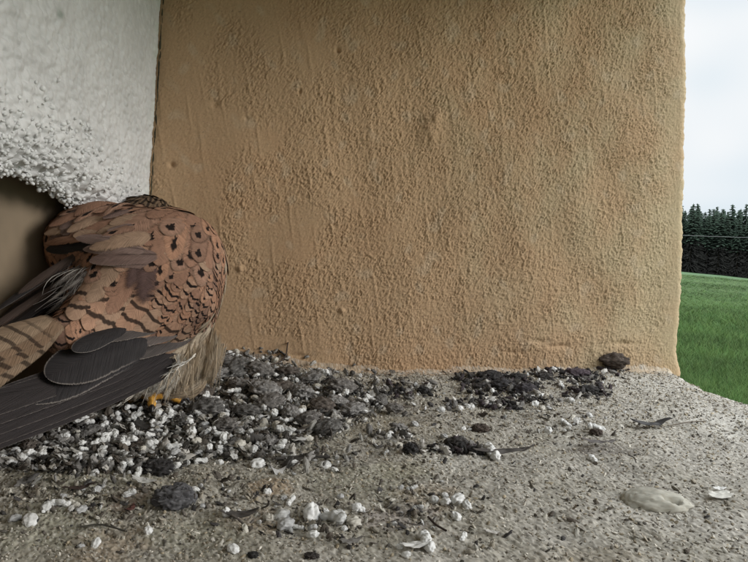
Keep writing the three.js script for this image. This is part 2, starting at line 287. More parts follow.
{
  const lm = vcol(1, { side: THREE.DoubleSide }), trunkMat = std([0.05, 0.038, 0.03], 1), tr = new THREE.CylinderGeometry(0.05, 0.17, 14, 7); tr.translate(0, 7, 0);
  const protos = [201, 202, 203].map((s, k) => {
    const g = new THREE.Group(), [live, dead] = spruceCrown(s); mesh('trunk', tr, trunkMat, g); mesh('crown', live, lm, g); mesh('dead_branches', dead, lm, g); return g;
  });
  const rnd = rngOf(91);
  for (let row = 0; row < 7; row++) for (let k = 0; k < 26; k++) {
    const a = THREE.MathUtils.degToRad(20.5 + 18 * (k + 0.5 * (row % 2) + (rnd() - 0.5) * 0.6) / 26), r = 146 + row * 3.0 + rnd() * 1.8 + (k - 13) * 0.3, x = r * Math.sin(a), z = -r * Math.cos(a);
    const o = protos[Math.floor(rnd() * 3)].clone(); o.name = numbered('spruce_tree'); o.position.set(x, groundY(x, z) - 0.1, z); o.rotation.y = rnd() * 6.283; const s = 0.92 + 0.16 * rnd(); o.scale.set(s * (1 + 0.35 * rnd()), s * (0.9 + 0.16 * rnd()), s * (1 + 0.35 * rnd()));
    tag(o, 'dark spruce packed in the wood edge beyond the green field', 'tree', 'spruces of the far wood'); scene.add(o);
  }
}
{ // cable across the front of the wood, between two poles outside the view
  const dir = (az, r, y) => V(r * Math.sin(THREE.MathUtils.degToRad(az)), y, -r * Math.cos(THREE.MathUtils.degToRad(az)));
  const A = dir(8, 70, 2.4), B = dir(58, 62, 1.0), mid = A.clone().add(B).multiplyScalar(0.5); mid.y -= 0.35;
  const top = [P(688, 236, 55), P(748, 238.5, 55)], curve = new THREE.QuadraticBezierCurve3(A, mid, B);
  const poleMat = std([0.16, 0.13, 0.10], 1);
  const dy = (top[0].y + top[1].y) / 2 - curve.getPoint(0.45).y; [A, mid, B].forEach((v) => { v.y += dy; });
  tag(mesh('overhead_cable', new THREE.TubeGeometry(curve, 60, 0.026, 6), std([0.11, 0.11, 0.11], 0.8)), 'thin grey overhead cable crossing in front of the dark wood', 'cable');
  for (const [p, l] of [[A, 'left'], [B, 'right']]) { const h = p.y - groundY(p.x, p.z) + 0.8, g = new THREE.CylinderGeometry(0.11, 0.15, h, 9); g.translate(p.x, groundY(p.x, p.z) + h / 2 - 0.3, p.z); tag(mesh('cable_pole', g, poleMat), `wooden pole carrying the ${l} end of the overhead cable`, 'pole'); }
}

{ // dark bits, plus slivers added to stand for shade in the foam-wall gap
  const rnd = rngOf(66), l = [];
  for (let i = 0; i < 80; i++) { const y = i < 3 ? 0.338 + 0.006 * i : 0.125 + 0.225 * Math.abs((i / 80 + 0.05 * rnd()) % 1), r = (i < 3 ? 0.0034 : 0.0005 + 0.0007 * rnd() ** 3), g = new THREE.IcosahedronGeometry(1, 1); g.scale(r * 0.5, r * (i < 3 ? 1.2 : 2 + 6 * rnd()), r * 0.7); g.translate(FX + lean(y) + 0.0002 + 0.001 * (rnd() - 0.5), y, wallZ(FX) + 0.0028 + 0.001 * rnd()); const k = 0.5 + rnd(); l.push(paint(g, [0.045 * k, 0.042 * k, 0.025 * k])); }
  tag(mesh('seam_dirt_and_shade', mergeGeometries(l), vcol(1)), 'dark bits and added slivers standing for the shaded gap between foam slab and wall', 'dirt', null, 'stuff');
}

// ---------------------------------------------------------------- the bird
const smin = (a, b, k) => { const h = Math.max(k - Math.abs(a - b), 0) / k; return Math.min(a, b) - h * h * k * 0.25; };
const ell = (c, r) => (p) => { const x = p.x - c.x, y = p.y - c.y, z = p.z - c.z, k0 = Math.hypot(x / r[0], y / r[1], z / r[2]), k1 = Math.hypot(x / r[0] ** 2, y / r[1] ** 2, z / r[2] ** 2); return k1 > 1e-9 ? k0 * (k0 - 1) / k1 : -Math.min(...r); };
const cap = (a, b, r0, r1) => { const e = b.clone().sub(a), l2 = e.lengthSq(); return (p) => { const t = clamp(((p.x - a.x) * e.x + (p.y - a.y) * e.y + (p.z - a.z) * e.z) / l2); return Math.hypot(p.x - a.x - e.x * t, p.y - a.y - e.y * t, p.z - a.z - e.z * t) - lerp(r0, r1, t); }; };
const HEAD = P(146, 225, 0.474);
const solids = [
  [ell(P(147, 283, 0.432), [0.050, 0.052, 0.054]), 0],
  [ell(P(98, 246, 0.432), [0.033, 0.030, 0.036]), 0.016],          // bend of the far wing
  [ell(P(181, 262, 0.435), [0.029, 0.034, 0.034]), 0.018],         // shoulder of the near wing
  [ell(HEAD, [0.0245, 0.0225, 0.026]), 0.014],
  [cap(P(120, 310, 0.40), P(66, 334, 0.352), 0.030, 0.012), 0.02],  // rump
  [cap(P(160, 320, 0.432), P(176, 372, 0.428), 0.036, 0.022), 0.018], // flank
  [cap(P(188, 298, 0.405), P(105, 338, 0.372), 0.019, 0.010), 0.014], // folded near wing
];
function sdf(p) { let d = 1e3; for (const [f, k] of solids) d = k ? smin(d, f(p), k) : f(p); return d; }
const G_ = 0.0006, gp = V(0, 0, 0);
function grad(p) { const d = (x, y, z) => sdf(gp.set(p.x + x, p.y + y, p.z + z)); return V(d(G_, 0, 0) - d(-G_, 0, 0), d(0, G_, 0) - d(0, -G_, 0), d(0, 0, G_) - d(0, 0, -G_)).normalize(); }
function toSkin(p) { for (let i = 0; i < 3; i++) p.addScaledVector(grad(p), -sdf(p) * 0.9); return p; }
function sdfHit(px, py) { const r = ray(px, py), l = r.length(), u = r.clone().divideScalar(l); let t = 0.2; for (let i = 0; i < 160; i++) { const p = u.clone().multiplyScalar(t).add(camera.position), d = sdf(p); if (d < 0.0002) return { p, d: t / l }; t += d * 0.7; if (t > 0.9) break; } return null; }

// feather vanes: colour and outline of one feather, drawn from its base (v = 0) to its tip
const toByte = (v) => Math.round(255 * clamp(v <= 0.0031308 ? 12.92 * v : 1.055 * Math.pow(clamp(v), 1 / 2.4) - 0.055));
function featherMap({ w = 128, h = 256, base, tipAt = 0.6, rim, rimW = 0.1, mark, shaft = 0.12, rag = 0.1, seed = 1, root = 0.2, streak = 0.34, soft = 0.22 }) {
  const data = new Uint8Array(w * h * 4), hgt = new Uint8Array(w * h * 4), nn = createNoise2D(rngOf(seed));
  for (let j = 0; j < h; j++) for (let i = 0; i < w; i++) {
    const u = (i + 0.5) / w * 2 - 1, v = (j + 0.5) / h, au = Math.abs(u), barb = v * 60 - au * 14, fine = nn(barb * 0.9, Math.sign(u) * 4 + u * 0.8), fine2 = nn(barb * 2.6, u * 1.5 + 7);
    let hw = Math.min(1, Math.pow(v / root, 0.55)) * (v > tipAt ? Math.sqrt(Math.max(0, 1 - ((v - tipAt) / (1 - tipAt)) ** 2)) : 1);
    const notch = Math.max(0, nn(barb * 0.35, Math.sign(u) * 9)); hw *= 0.97 - rag * (0.5 + 0.5 * fine) - rag * 2.2 * Math.pow(notch, 3);
    let c = base.map((x) => x * (1 + streak * (0.6 * fine + 0.4 * fine2) + 0.12 * nn(u * 2, v * 4 + 3)));
    if (mark) { const m = mark(u, v, au, nn); if (m > 0) c = mix3(c, [0.014, 0.009, 0.008].map((x) => x * (1 + 0.4 * fine)), clamp(m)); }
    const edge = hw - au; if (rim) c = mix3(c, rim, sstep(rimW, rimW * 0.35, edge) * sstep(0.25, 0.55, v) * (0.75 + 0.25 * fine));
    if (shaft && au < 0.025) c = mix3(c, [0.05, 0.035, 0.03], shaft * 0.6);
    const k = (j * w + i) * 4, hb = clamp(0.5 + 0.3 * fine + 0.25 * fine2 + 0.3 * nn(u * 1.3, v * 2.5 + 20) - 0) * 255; hgt[k] = hgt[k + 1] = hgt[k + 2] = hb; hgt[k + 3] = 255; data[k] = toByte(c[0]); data[k + 1] = toByte(c[1]); data[k + 2] = toByte(c[2]); const ew = hw * (1 - rag * 2.2 * Math.max(0, 0.5 + 0.5 * nn(barb * 1.7, Math.sign(u) * 13 + 2)) * (0.35 + 0.65 * v)); data[k + 3] = Math.round(255 * sstep(0, soft, ew - au) * sstep(0, 0.06, v));
  }
  const t = new THREE.DataTexture(data, w, h, THREE.RGBAFormat); t.colorSpace = THREE.SRGBColorSpace; t.magFilter = t.minFilter = THREE.LinearFilter; t.needsUpdate = true; const b = new THREE.DataTexture(hgt, w, h, THREE.RGBAFormat); b.magFilter = b.minFilter = THREE.LinearFilter; b.needsUpdate = true; return [t, b];
}
const featherMat = (o) => { const [map, bumpMap] = featherMap(o); return new THREE.MeshPhysicalMaterial({ map, bumpMap, bumpScale: 0.00025, transparent: true, side: THREE.DoubleSide, roughness: o.rough ?? 0.85, specularIntensity: o.spec ?? 0.3 }); };
const arrow = (at, s) => (u, v, au, nn) => { const q = v - at + 0.10 * au / s + 0.02 * nn(u * 4, v * 4), wd = s * (1 - (at - v) / 0.22); const e = wd * 0.8 + 0.03 + 0.10 * nn(u * 5 + 3, v * 9); return v < at + 0.08 && v > at - 0.26 ? sstep(0.10, 0.03, q) * sstep(e + 0.06, e - 0.06, au) : 0; };
const bars = (n, f, th = 0.34) => (u, v, au, nn) => { const q = (v + 0.012 * au + 0.004 * nn(u * 2, v * 6)) * n, d = Math.abs(q - Math.floor(q) - 0.5) * 2; return f * sstep(th + 0.1, th - 0.1, 1 - d < 0 ? 1 : d) * sstep(0.1, 0.25, v) * sstep(1.02, 0.93, v); };
const RUF = [0.34, 0.188, 0.122], RUF2 = [0.27, 0.152, 0.104], PALE = [0.32, 0.215, 0.15], DARK = [0.030, 0.027, 0.028], RIM = [0.25, 0.22, 0.20];
const FM = {
  mantle: [1, 2, 3, 31, 33, 34].map((s) => featherMat({ base: [RUF, RUF2, [0.29, 0.172, 0.122], [0.36, 0.215, 0.145], RUF2, [0.22, 0.128, 0.09]][[1, 2, 3, 31, 33, 34].indexOf(s)], mark: arrow(0.80 - 0.02 * (s % 4), 0.20 + 0.07 * (s % 4)), seed: s, rag: 0.13, rim: s % 2 ? [0.38, 0.26, 0.19] : [0.10, 0.058, 0.042], rimW: s % 2 ? 0.3 : 0.34, streak: 0.5 })),
  plainMantle: [4, 5].map((s) => featherMat({ soft: 0.12, base: s === 4 ? RUF2 : PALE, seed: s, rag: 0.15, rim: [0.38, 0.28, 0.22], rimW: 0.08 })),
  covert: [6, 7, 8, 35].map((s) => featherMat({ streak: 0.5, base: s === 7 ? [0.34, 0.205, 0.14] : s === 6 ? RUF2 : s === 35 ? [0.22, 0.13, 0.095] : RUF, mark: (u, v, au, nn) => sstep(0.075, 0.045, Math.abs(v - 0.74 + 0.22 * au + 0.05 * nn(u * 2, s))) * sstep(0.9, 0.6, au), seed: s, rag: 0.11 })),
  barred: [9, 10].map((s) => featherMat({ soft: 0.08, base: s === 9 ? [0.36, 0.212, 0.142] : [0.34, 0.218, 0.15], mark: (u, v, au, nn) => (sstep(0.05, 0.022, Math.abs(v - 0.52 + 0.06 * au + 0.012 * nn(u * 3, s))) + sstep(0.05, 0.022, Math.abs(v - 0.78 + 0.06 * au + 0.012 * nn(u * 3, s + 5))) + sstep(0.05, 0.022, Math.abs(v - 0.26 + 0.06 * au))) * 0.9, seed: s, rag: 0.08, rim: [0.30, 0.235, 0.19], rimW: 0.07 })),
  dark: [11, 12].map((s) => featherMat({ soft: 0.03, h: 256, base: DARK, seed: s, rag: 0.02, rim: RIM, rimW: 0.10, tipAt: 0.62, rough: 0.7 })),
  flight: [13, 14].map((s) => featherMat({ soft: 0.03, h: 384, base: [0.034, 0.029, 0.029], seed: s, rag: 0.015, tipAt: 0.86, root: 0.05, rim: [0.15, 0.13, 0.12], rimW: 0.09, rough: 0.72 })),
  tail: [15, 16].map((s) => featherMat({ soft: 0.08, h: 384, base: s === 15 ? [0.205, 0.135, 0.088] : [0.24, 0.17, 0.115], mark: bars(8, 0.75, 0.26), seed: s, rag: 0.03, tipAt: 0.88, root: 0.04, rim: [0.36, 0.28, 0.20], rimW: 0.09 })),
  plum: [17].map((s) => featherMat({ soft: 0.6, base: [0.10, 0.062, 0.056], seed: s, rag: 0.2, tipAt: 0.5, streak: 0.4 })),
  lilac: [18, 19].map((s) => featherMat({ soft: 0.08, base: s === 18 ? [0.20, 0.138, 0.12] : [0.165, 0.11, 0.095], seed: s, rag: 0.07, rim: [0.33, 0.26, 0.22], rimW: 0.16, mark: (u, v) => 0.6 * sstep(0.16, 0.02, Math.abs(u + 0.2)) * sstep(0.75, 0.45, v) })),
  buff: [20, 21].map((s) => featherMat({ soft: 0.45, base: s === 20 ? [0.40, 0.31, 0.215] : [0.44, 0.36, 0.27], seed: s, rag: 0.22, tipAt: 0.4, mark: (u, v, au) => 0.5 * sstep(0.12, 0.04, au) * sstep(0.4, 0.6, v) })),
  cream: [25, 26].map((s) => featherMat({ soft: 0.5, base: s === 25 ? [0.58, 0.52, 0.44] : [0.68, 0.64, 0.57], seed: s, rag: 0.26, tipAt: 0.35, streak: 0.55, mark: (u, v, au) => 0.35 * sstep(0.10, 0.03, au) * sstep(0.3, 0.6, v) })),
  slate: [36, 37].map((s) => featherMat({ soft: 0.06, base: s === 36 ? [0.10, 0.082, 0.076] : [0.075, 0.064, 0.06], seed: s, rag: 0.05, rim: [0.36, 0.31, 0.27], rimW: 0.14, tipAt: 0.6 })),
  downy: [27, 28].map((s) => featherMat({ soft: 0.6, base: s === 27 ? [0.24, 0.215, 0.195] : [0.12, 0.105, 0.095], seed: s, rag: 0.3, tipAt: 0.3, streak: 0.6 })),
  crown: [22, 23].map((s) => featherMat({ base: [0.17, 0.115, 0.075], seed: s, rag: 0.12, mark: (u, v, au) => 0.85 * sstep(0.34, 0.16, au) })),
  brown: [24].map((s) => featherMat({ h: 256, base: [0.06, 0.043, 0.036], seed: s, rag: 0.1, rim: [0.24, 0.19, 0.16], rimW: 0.14, tipAt: 0.75, streak: 0.5 })),
};
const brnd = rngOf(404), pick = (l) => l[Math.floor(brnd() * l.length)];
function vane(rows, cols, at) {             // at(u, v) -> Vector3
  const pos = [], uv = [], id = [];
  for (let j = 0; j <= rows; j++) for (let i = 0; i <= cols; i++) { const p = at(i / cols * 2 - 1, j / rows); pos.push(p.x, p.y, p.z); uv.push(i / cols, j / rows); }
  for (let j = 0; j < rows; j++) for (let i = 0; i < cols; i++) { const a = j * (cols + 1) + i, b = a + 1, c = a + cols + 1; id.push(a, b, c + 1, a, c + 1, c); }
  const g = new THREE.BufferGeometry(); g.setAttribute('position', new THREE.Float32BufferAttribute(pos, 3)); g.setAttribute('uv', new THREE.Float32BufferAttribute(uv, 2)); g.setIndex(id); g.computeVertexNormals(); return g;
}
const TR = P(62, 440, 0.37), TL = P(-30, 318, 0.345);
function flow(p) { const w = sstep(-0.172, -0.205, p.x) * sstep(0.06, 0.10, p.y), n = grad(p), f = TR.clone().sub(p).normalize().lerp(TL.clone().sub(p).normalize(), w); return f.addScaledVector(n, -f.dot(n)).normalize(); }
// a feather lying along the skin from p0, turned by twist from the flow; lift grows from base to tip
function skinFeather(p0, L, W, { twist = 0, lift0 = 0.0003, lift1 = 0.0022, dir, camber = 0.35, rows = 6, curl = 0 } = {}) {
  const line = []; let p = toSkin(p0.clone()), n = grad(p), f = dir ? dir.clone().addScaledVector(n, -dir.dot(n)).normalize() : flow(p);
  f.applyAxisAngle(n, twist);
  for (let j = 0; j <= rows; j++) { line.push([p.clone(), n.clone(), f.clone()]); p.addScaledVector(f, L / rows); if (p.y < 0.004) p.y = 0.004; toSkin(p); n = grad(p); f.addScaledVector(n, -f.dot(n)).normalize(); }
  return vane(rows, 4, (u, v) => {
    const [q, m, d] = line[Math.round(v * rows)], s = V(0, 0, 0).crossVectors(m, d), r = q.clone().addScaledVector(s, u * W / 2), a = r.clone(); toSkin(a);
    return r.lerp(a, 0.85).addScaledVector(m, lerp(lift0, lift1, v) * (1 - camber * u * u) + curl * v * v * v);
  });
}
function blade(A, B, C, W, { face = V(0, 0.45, 1), camber = 0.12, rows = 14, bend = 0, lift = 0 } = {}) {
  const cv = new THREE.QuadraticBezierCurve3(A, B, C);
  return vane(rows, 4, (u, v) => { const p = cv.getPoint(v), t = cv.getTangent(v), n = face.clone().addScaledVector(t, -face.dot(t)).normalize(), s = V(0, 0, 0).crossVectors(n, t), w = W * (0.55 + 0.45 * sstep(0, 0.35, v)); return p.addScaledVector(s, u * w / 2).addScaledVector(n, -camber * W * u * u * 0.5 + bend * u * W * 0.5 + lift); });
}
const bird = base('kestrel', V(0, 0, 0));
tag(bird, 'rufous brown falcon with black spots and dark wing tips, resting with its back turned', 'bird');
{ // the body, one skin
  const R = 96, C = V(-0.165, 0.085, -0.425), S = 0.125, mc = new MarchingCubes(R, new THREE.MeshStandardMaterial(), false, false, 90000), h = R / 2, q = V(0, 0, 0);
  for (let k = 0; k < R; k++) for (let j = 0; j < R; j++) for (let i = 0; i < R; i++) { q.set(C.x + (i - h) / h * S, C.y + (j - h) / h * S, C.z + (k - h) / h * S); mc.field[k * R * R + j * R + i] = -(sdf(q) + 0.0004); }
  mc.isolation = 0; mc.update();
  const pos = new Float32Array(mc.count * 3), col = new Float32Array(mc.count * 3);
  for (let i = 0; i < mc.count; i++) { const x = C.x + mc.positionArray[i * 3] * S, y = C.y + mc.positionArray[i * 3 + 1] * S, z = C.z + mc.positionArray[i * 3 + 2] * S, k = 0.85 + 0.25 * n3(x * 300, y * 300, z * 300); pos.set([x, y, z], i * 3); const c = mix3([0.20, 0.12, 0.08], [0.27, 0.21, 0.15], sstep(0.06, 0.035, y)); col.set(c.map((v) => v * k), i * 3); }
  let g = new THREE.BufferGeometry(); g.setAttribute('position', new THREE.BufferAttribute(pos, 3)); g.setAttribute('color', new THREE.BufferAttribute(col, 3));
  g = mergeVertices(g, 1e-5); g.computeVertexNormals();
  const ix = g.index.array, pa = g.attributes.position.array, na = g.attributes.normal; if (grad(V(pa[0], pa[1], pa[2])).dot(V(na.getX(0), na.getY(0), na.getZ(0))) < 0) { g.setIndex(Array.from(ix).reverse()); g.computeVertexNormals(); }
  mesh('body', g, vcol(0.9), bird);

  // contour feathers over the whole skin
  const vtx = g.attributes.position, spots = [], hidden = { mantle: [], buff: [], crown: [] };
  const project = (p) => { const v = p.clone().applyMatrix4(camera.matrixWorldInverse), d = -v.z; return [(v.x / d / (TF * AS) + 1) * 374, (1 - v.y / d / TF) * 281]; };
  camera.matrixWorldInverse.copy(camera.matrixWorld).invert();
  let nm = 0, nb = 0;
  for (let tries = 0; tries < 9000; tries++) {
    const i = Math.floor(brnd() * vtx.count), p = V(vtx.getX(i), vtx.getY(i), vtx.getZ(i)); if (p.y < 0.01) continue;
    const n = grad(p), [px, py] = project(p), seen = n.dot(camera.position.clone().sub(p).normalize()) > -0.05;
    const head = p.distanceTo(HEAD) < 0.031 && p.z < HEAD.z + 0.016, low = p.y < 0.045 + 0.02 * n.x || (n.z < -0.15 && p.y < 0.11 && !head);
    const sz = head ? 0.5 : low ? 0.9 : lerp(1.25, 0.55, sstep(215, 318, py + (px - 150) * 0.25));
    const rr = 0.0066 * sz; let ok = true; for (const s of spots) if (s.distanceToSquared(p) < rr * rr) { ok = false; break; } if (!ok) continue;
    spots.push(p);
    const L = 0.0215 * sz * (0.9 + 0.25 * brnd()), W = 0.0165 * sz * (0.9 + 0.2 * brnd());
    const kind = head ? 'crown' : low ? 'buff' : sz < 0.8 ? 'covert' : brnd() < 0.85 ? 'mantle' : 'plainMantle';
    const geo = skinFeather(p, L, W, { twist: (brnd() - 0.5) * (kind === 'covert' ? 0.25 : 0.5), lift0: 0.0002, lift1: (kind === 'covert' ? 0.0011 : 0.0015) * (0.5 + 0.9 * brnd()) });
    if (seen && kind !== 'buff' && nm < 299) { nm++; mesh(kind === 'crown' ? 'crown_feather' : kind === 'covert' ? 'covert_feather' : 'mantle_feather', geo, pick(FM[kind]), bird); }
    else if (seen && kind === 'buff' && nb < 120) { nb++; mesh('flank_feather', geo, pick(FM.buff), bird); }
    else hidden[kind === 'buff' ? 'buff' : kind === 'crown' ? 'crown' : 'mantle'].push(geo);
  }
  for (const k of Object.keys(hidden)) if (hidden[k].length) mesh('plumage', mergeGeometries(hidden[k]), FM[k][0], bird).userData.kind = 'stuff';
}
const skinAt = (px, py, d) => { const h = sdfHit(px, py); return h ? h.p : P(px, py, d ?? 0.42); };
function lobe(kind, r, t, wpx, o = {}) {     // a larger feather between two points of the skin
  const a = skinAt(...r), b = skinAt(...t), d = a.distanceTo(camera.position), geo = skinFeather(a, a.distanceTo(b) * 1.03, wpx * d / 640, { dir: b.clone().sub(a).normalize(), lift1: 0.004, rows: 8, ...o });
  return [kind, geo];
}
const put = (parent, name, [kind, geo], v = 0) => mesh(name, geo, FM[kind][v % FM[kind].length], parent);
const nearWing = new THREE.Group(); nearWing.name = 'wing'; bird.add(nearWing);
const farWing = new THREE.Group(); farWing.name = 'wing'; bird.add(farWing);
const tail = new THREE.Group(); tail.name = 'tail'; bird.add(tail);
// back: ruffled scapulars
[
  ['plainMantle', [165, 216], [112, 226], 30, { lift1: 0.0025 }, 1], ['mantle', [158, 214], [112, 246], 40, { lift1: 0.0028, lift0: 0.001 }, 2], ['plainMantle', [150, 222], [97, 240], 30, { lift1: 0.003, lift0: 0.001 }, 1],
  ['plainMantle', [168, 226], [158, 266], 30, { lift1: 0.0025 }, 0], ['mantle', [178, 214], [172, 262], 32, { lift1: 0.002 }, 0], ['mantle', [192, 226], [190, 268], 30, { lift1: 0.0015 }, 1], ['mantle', [204, 246], [200, 286], 26, { lift1: 0.0015 }, 2],
  ['mantle', [160, 240], [160, 282], 26, { lift1: 0.002 }, 0], ['plainMantle', [184, 252], [178, 286], 24, { lift1: 0.0016 }, 0],
  ['plum', [150, 254], [137, 304], 42, { lift0: 0.001, lift1: 0.003, twist: 0.1 }, 0], ['plum', [140, 258], [128, 290], 26, { lift0: 0.001, lift1: 0.0026 }, 0],
  ['lilac', [150, 262], [104, 266], 22, { lift0: 0.002, lift1: 0.004, twist: -0.15 }, 1], ['lilac', [158, 258], [96, 259], 20, { lift0: 0.003, lift1: 0.006, twist: 0.1 }, 1], ['lilac', [146, 254], [92, 254], 16, { lift0: 0.004, lift1: 0.0075 }, 0], ['lilac', [134, 248], [89, 246], 15, { lift0: 0.0045, lift1: 0.0095, curl: 0.002 }, 0], ['plainMantle', [152, 240], [98, 244], 24, { lift0: 0.005, lift1: 0.008, twist: 0.25 }, 1],
].forEach(([k, a, b, w, o, v]) => put(bird, 'scapular_feather', lobe(k, a, b, w, o), v));
// near wing: barred coverts, then dark tertials with pale rims, then the long flight feathers
[[[80, 258], [58, 306], 26], [[98, 262], [66, 320], 28], [[114, 268], [82, 328], 29], [[130, 280], [98, 334], 28], [[146, 296], [112, 342], 26], [[162, 310], [128, 346], 24], [[178, 320], [146, 352], 22], [[192, 326], [166, 352], 18], [[92, 250], [70, 292], 24], [[118, 256], [88, 304], 26], [[136, 270], [108, 314], 24]]
  .forEach(([a, b, w], i) => put(nearWing, 'covert_feather', lobe(i < 8 ? 'barred' : 'plainMantle', a, b, w, { lift0: 0.0009, lift1: 0.0024 - 0.00005 * i }), i));
const dw = (px) => 0.306 + px * 0.00050;
const at = (px, py, off, root) => { const h = sdfHit(px, py), d = dw(px); return P(px, py, (h ? (root ? h.d + 0.004 : Math.min(d, h.d - 0.004)) : d) + off); };
[ // root, middle, tip, width in pixels, kind
  [[128, 322], [104, 336], [72, 350], 22, 'dark'], [[152, 330], [104, 346], [47, 378], 54, 'dark'], [[150, 336], [92, 362], [24, 401], 46, 'dark'], [[196, 334], [164, 345], [122, 358], 20, 'slate'], [[186, 328], [150, 338], [110, 347], 20, 'slate'], [[172, 322], [134, 332], [92, 339], 17, 'slate'],
].forEach(([a, b, c, w, k], i) => put(nearWing, 'tertial_feather', [k, blade(at(...a, i * 0.001, true), at(...b, i * 0.0012 - 0.006), at(...c, i * 0.0012 - 0.006), w * 0.36 / 603, { camber: 0.22, rows: 10 })], i));
[
  [[170, 340], [95, 364], [-10, 404], 28], [[178, 341], [92, 372], [-55, 418], 26], [[186, 343], [100, 380], [-75, 434], 25], [[194, 345], [110, 388], [-88, 450], 23], [[200, 347], [118, 396], [-95, 464], 20], [[205, 349], [126, 402], [-100, 474], 14],
].forEach(([a, b, c, w], i) => put(nearWing, 'flight_feather', ['flight', blade(at(...a, 0.002 + i * 0.0008, true), at(...b, i * 0.0007), at(...c, i * 0.0007), w * 0.38 / 603, { camber: 0.1, rows: 18, bend: 0.02 })], i));
// far wing: loose dark feathers with pale edges
const fl = (px, py, off = 0) => P(px, py, 0.352 + px * 0.00044 + off);
[
  [[112, 240], [70, 254], [18, 294], 13, 'brown'], [[104, 244], [60, 262], [-6, 312], 12, 'dark'], [[108, 254], [60, 280], [-20, 336], 11, 'brown'], [[104, 262], [60, 288], [-10, 342], 12, 'flight'], [[100, 270], [54, 296], [-24, 350], 12, 'flight'], [[96, 282], [50, 304], [-30, 352], 14, 'brown'], [[90, 296], [50, 316], [-20, 356], 18, 'flight'], [[104, 258], [66, 274], [2, 326], 9, 'lilac'], [[100, 266], [62, 284], [-8, 338], 8, 'brown'], [[98, 250], [56, 272], [6, 306], 12, 'brown'], [[94, 276], [56, 296], [4, 334], 8, 'lilac'], [[92, 286], [60, 306], [8, 338], 12, 'brown'], [[88, 300], [50, 318], [2, 342], 10, 'lilac'], [[108, 246], [64, 266], [4, 316], 11, 'flight'], [[106, 250], [58, 274], [-4, 326], 9, 'dark'], [[100, 256], [52, 284], [-12, 334], 8, 'flight'], [[96, 272], [60, 290], [-4, 336], 7, 'dark'], [[110, 242], [76, 254], [30, 284], 9, 'dark'],
].forEach(([a, b, c, w, k], i) => put(farWing, k === 'flight' ? 'flight_feather' : 'covert_feather', [k, blade(fl(...a, 0.012), fl(...b, 0.002 * i), fl(...c, 0.002 * i), w * 0.38 / 603, { camber: 0.3, rows: 14, bend: i % 2 ? 0.25 : -0.1 })], i));
[[[128, 207], [78, 222], 26], [[116, 208], [62, 236], 26], [[122, 214], [68, 232], 24], [[112, 222], [56, 246], 26], [[124, 222], [74, 240], 24], [[104, 208], [58, 228], 22]].forEach(([a, b, w], i) => put(farWing, 'covert_feather', lobe(i % 2 ? 'lilac' : 'plainMantle', a, b, w, { lift1: 0.004, lift0: 0.0012 }), i));
for (let i = 0; i < 16; i++) { const a = [brnd() * 62 + 78, 207 + brnd() * 26], l = 24 + 14 * brnd(), b = [a[0] - l, a[1] + l * (0.28 + 0.35 * brnd())]; if (b[0] < 52) continue; put(farWing, 'covert_feather', lobe(i % 3 === 0 ? 'lilac' : i % 3 === 1 ? 'plainMantle' : 'mantle', a, b, 11 + 7 * brnd(), { lift0: 0.0015, lift1: 0.003 + 0.0035 * brnd(), curl: 0.001 }), i); }
put(farWing, 'covert_feather', lobe('dark', [100, 247], [52, 251], 13, { lift1: 0.0035, lift0: 0.001 })); put(farWing, 'covert_feather', lobe('plainMantle', [104, 238], [54, 246], 12, { lift1: 0.006, lift0: 0.003 }));  // first feather is dark to stand for the shade in the pocket here
// tail
const tl = (px, py, off = 0) => P(px, py, dw(px) - 0.010 + off);
[[[58, 319], [10, 352], [-95, 412], 38], [[60, 322], [14, 362], [-90, 430], 34], [[56, 318], [2, 344], [-100, 396], 36], [[52, 316], [-4, 338], [-104, 384], 34]].forEach(([a, b, c, w], i) => put(tail, 'tail_feather', ['tail', blade(tl(...a, 0.004 + i * 0.0012), tl(...b, i * 0.0013), tl(...c, i * 0.0013), w * 0.33 / 603, { camber: 0.16, rows: 16 })], i));
// down: loose strands hanging at the flank and showing between wing and tail
function tuft(a, b, spread, n, cols, wid, bow = 0.004) {
  const list = []; for (let k = 0; k < n; k++) {
    const A = a.clone().add(V((brnd() - 0.5) * spread, (brnd() - 0.5) * spread * 0.6, (brnd() - 0.5) * spread)), B = b.clone().add(V((brnd() - 0.5) * spread * 1.6, (brnd() - 0.5) * spread, (brnd() - 0.5) * spread * 1.4)); if (B.y < 0.003) B.y = 0.003;
    const M = A.clone().lerp(B, 0.5).add(V((brnd() - 0.3) * bow, (brnd() - 0.3) * bow, bow * brnd())), w = wid * (0.6 + 0.8 * brnd()), side = V(brnd() - 0.5, 0.2, brnd() - 0.5).cross(B.clone().sub(A)).normalize(), c = cols[Math.floor(brnd() * cols.length)], kk = 0.8 + 0.4 * brnd(), cv = new THREE.QuadraticBezierCurve3(A, M, B), ps = [], id = [];
    for (let s = 0; s <= 5; s++) { const t = s / 5, q = cv.getPoint(t), ww = w * (0.4 + 0.6 * Math.sin(Math.PI * Math.min(1, t * 0.8 + 0.2))) * (1 - t * 0.6); ps.push(q.x + side.x * ww, q.y + side.y * ww, q.z + side.z * ww, q.x - side.x * ww, q.y - side.y * ww, q.z - side.z * ww); if (s < 5) { const o = s * 2; id.push(o, o + 1, o + 3, o, o + 3, o + 2); } }
    const g = new THREE.BufferGeometry(); g.setAttribute('position', new THREE.Float32BufferAttribute(ps, 3)); g.setIndex(id); g.computeVertexNormals(); list.push(paint(g, c.map((v) => v * kk)));
  }
  return mergeGeometries(list);
}
const downMat = vcol(0.95, { side: THREE.DoubleSide }), BUFF = [0.44, 0.35, 0.25], CREAM = [0.62, 0.57, 0.49], GREYD = [0.34, 0.31, 0.27], TAN = [0.37, 0.28, 0.19];
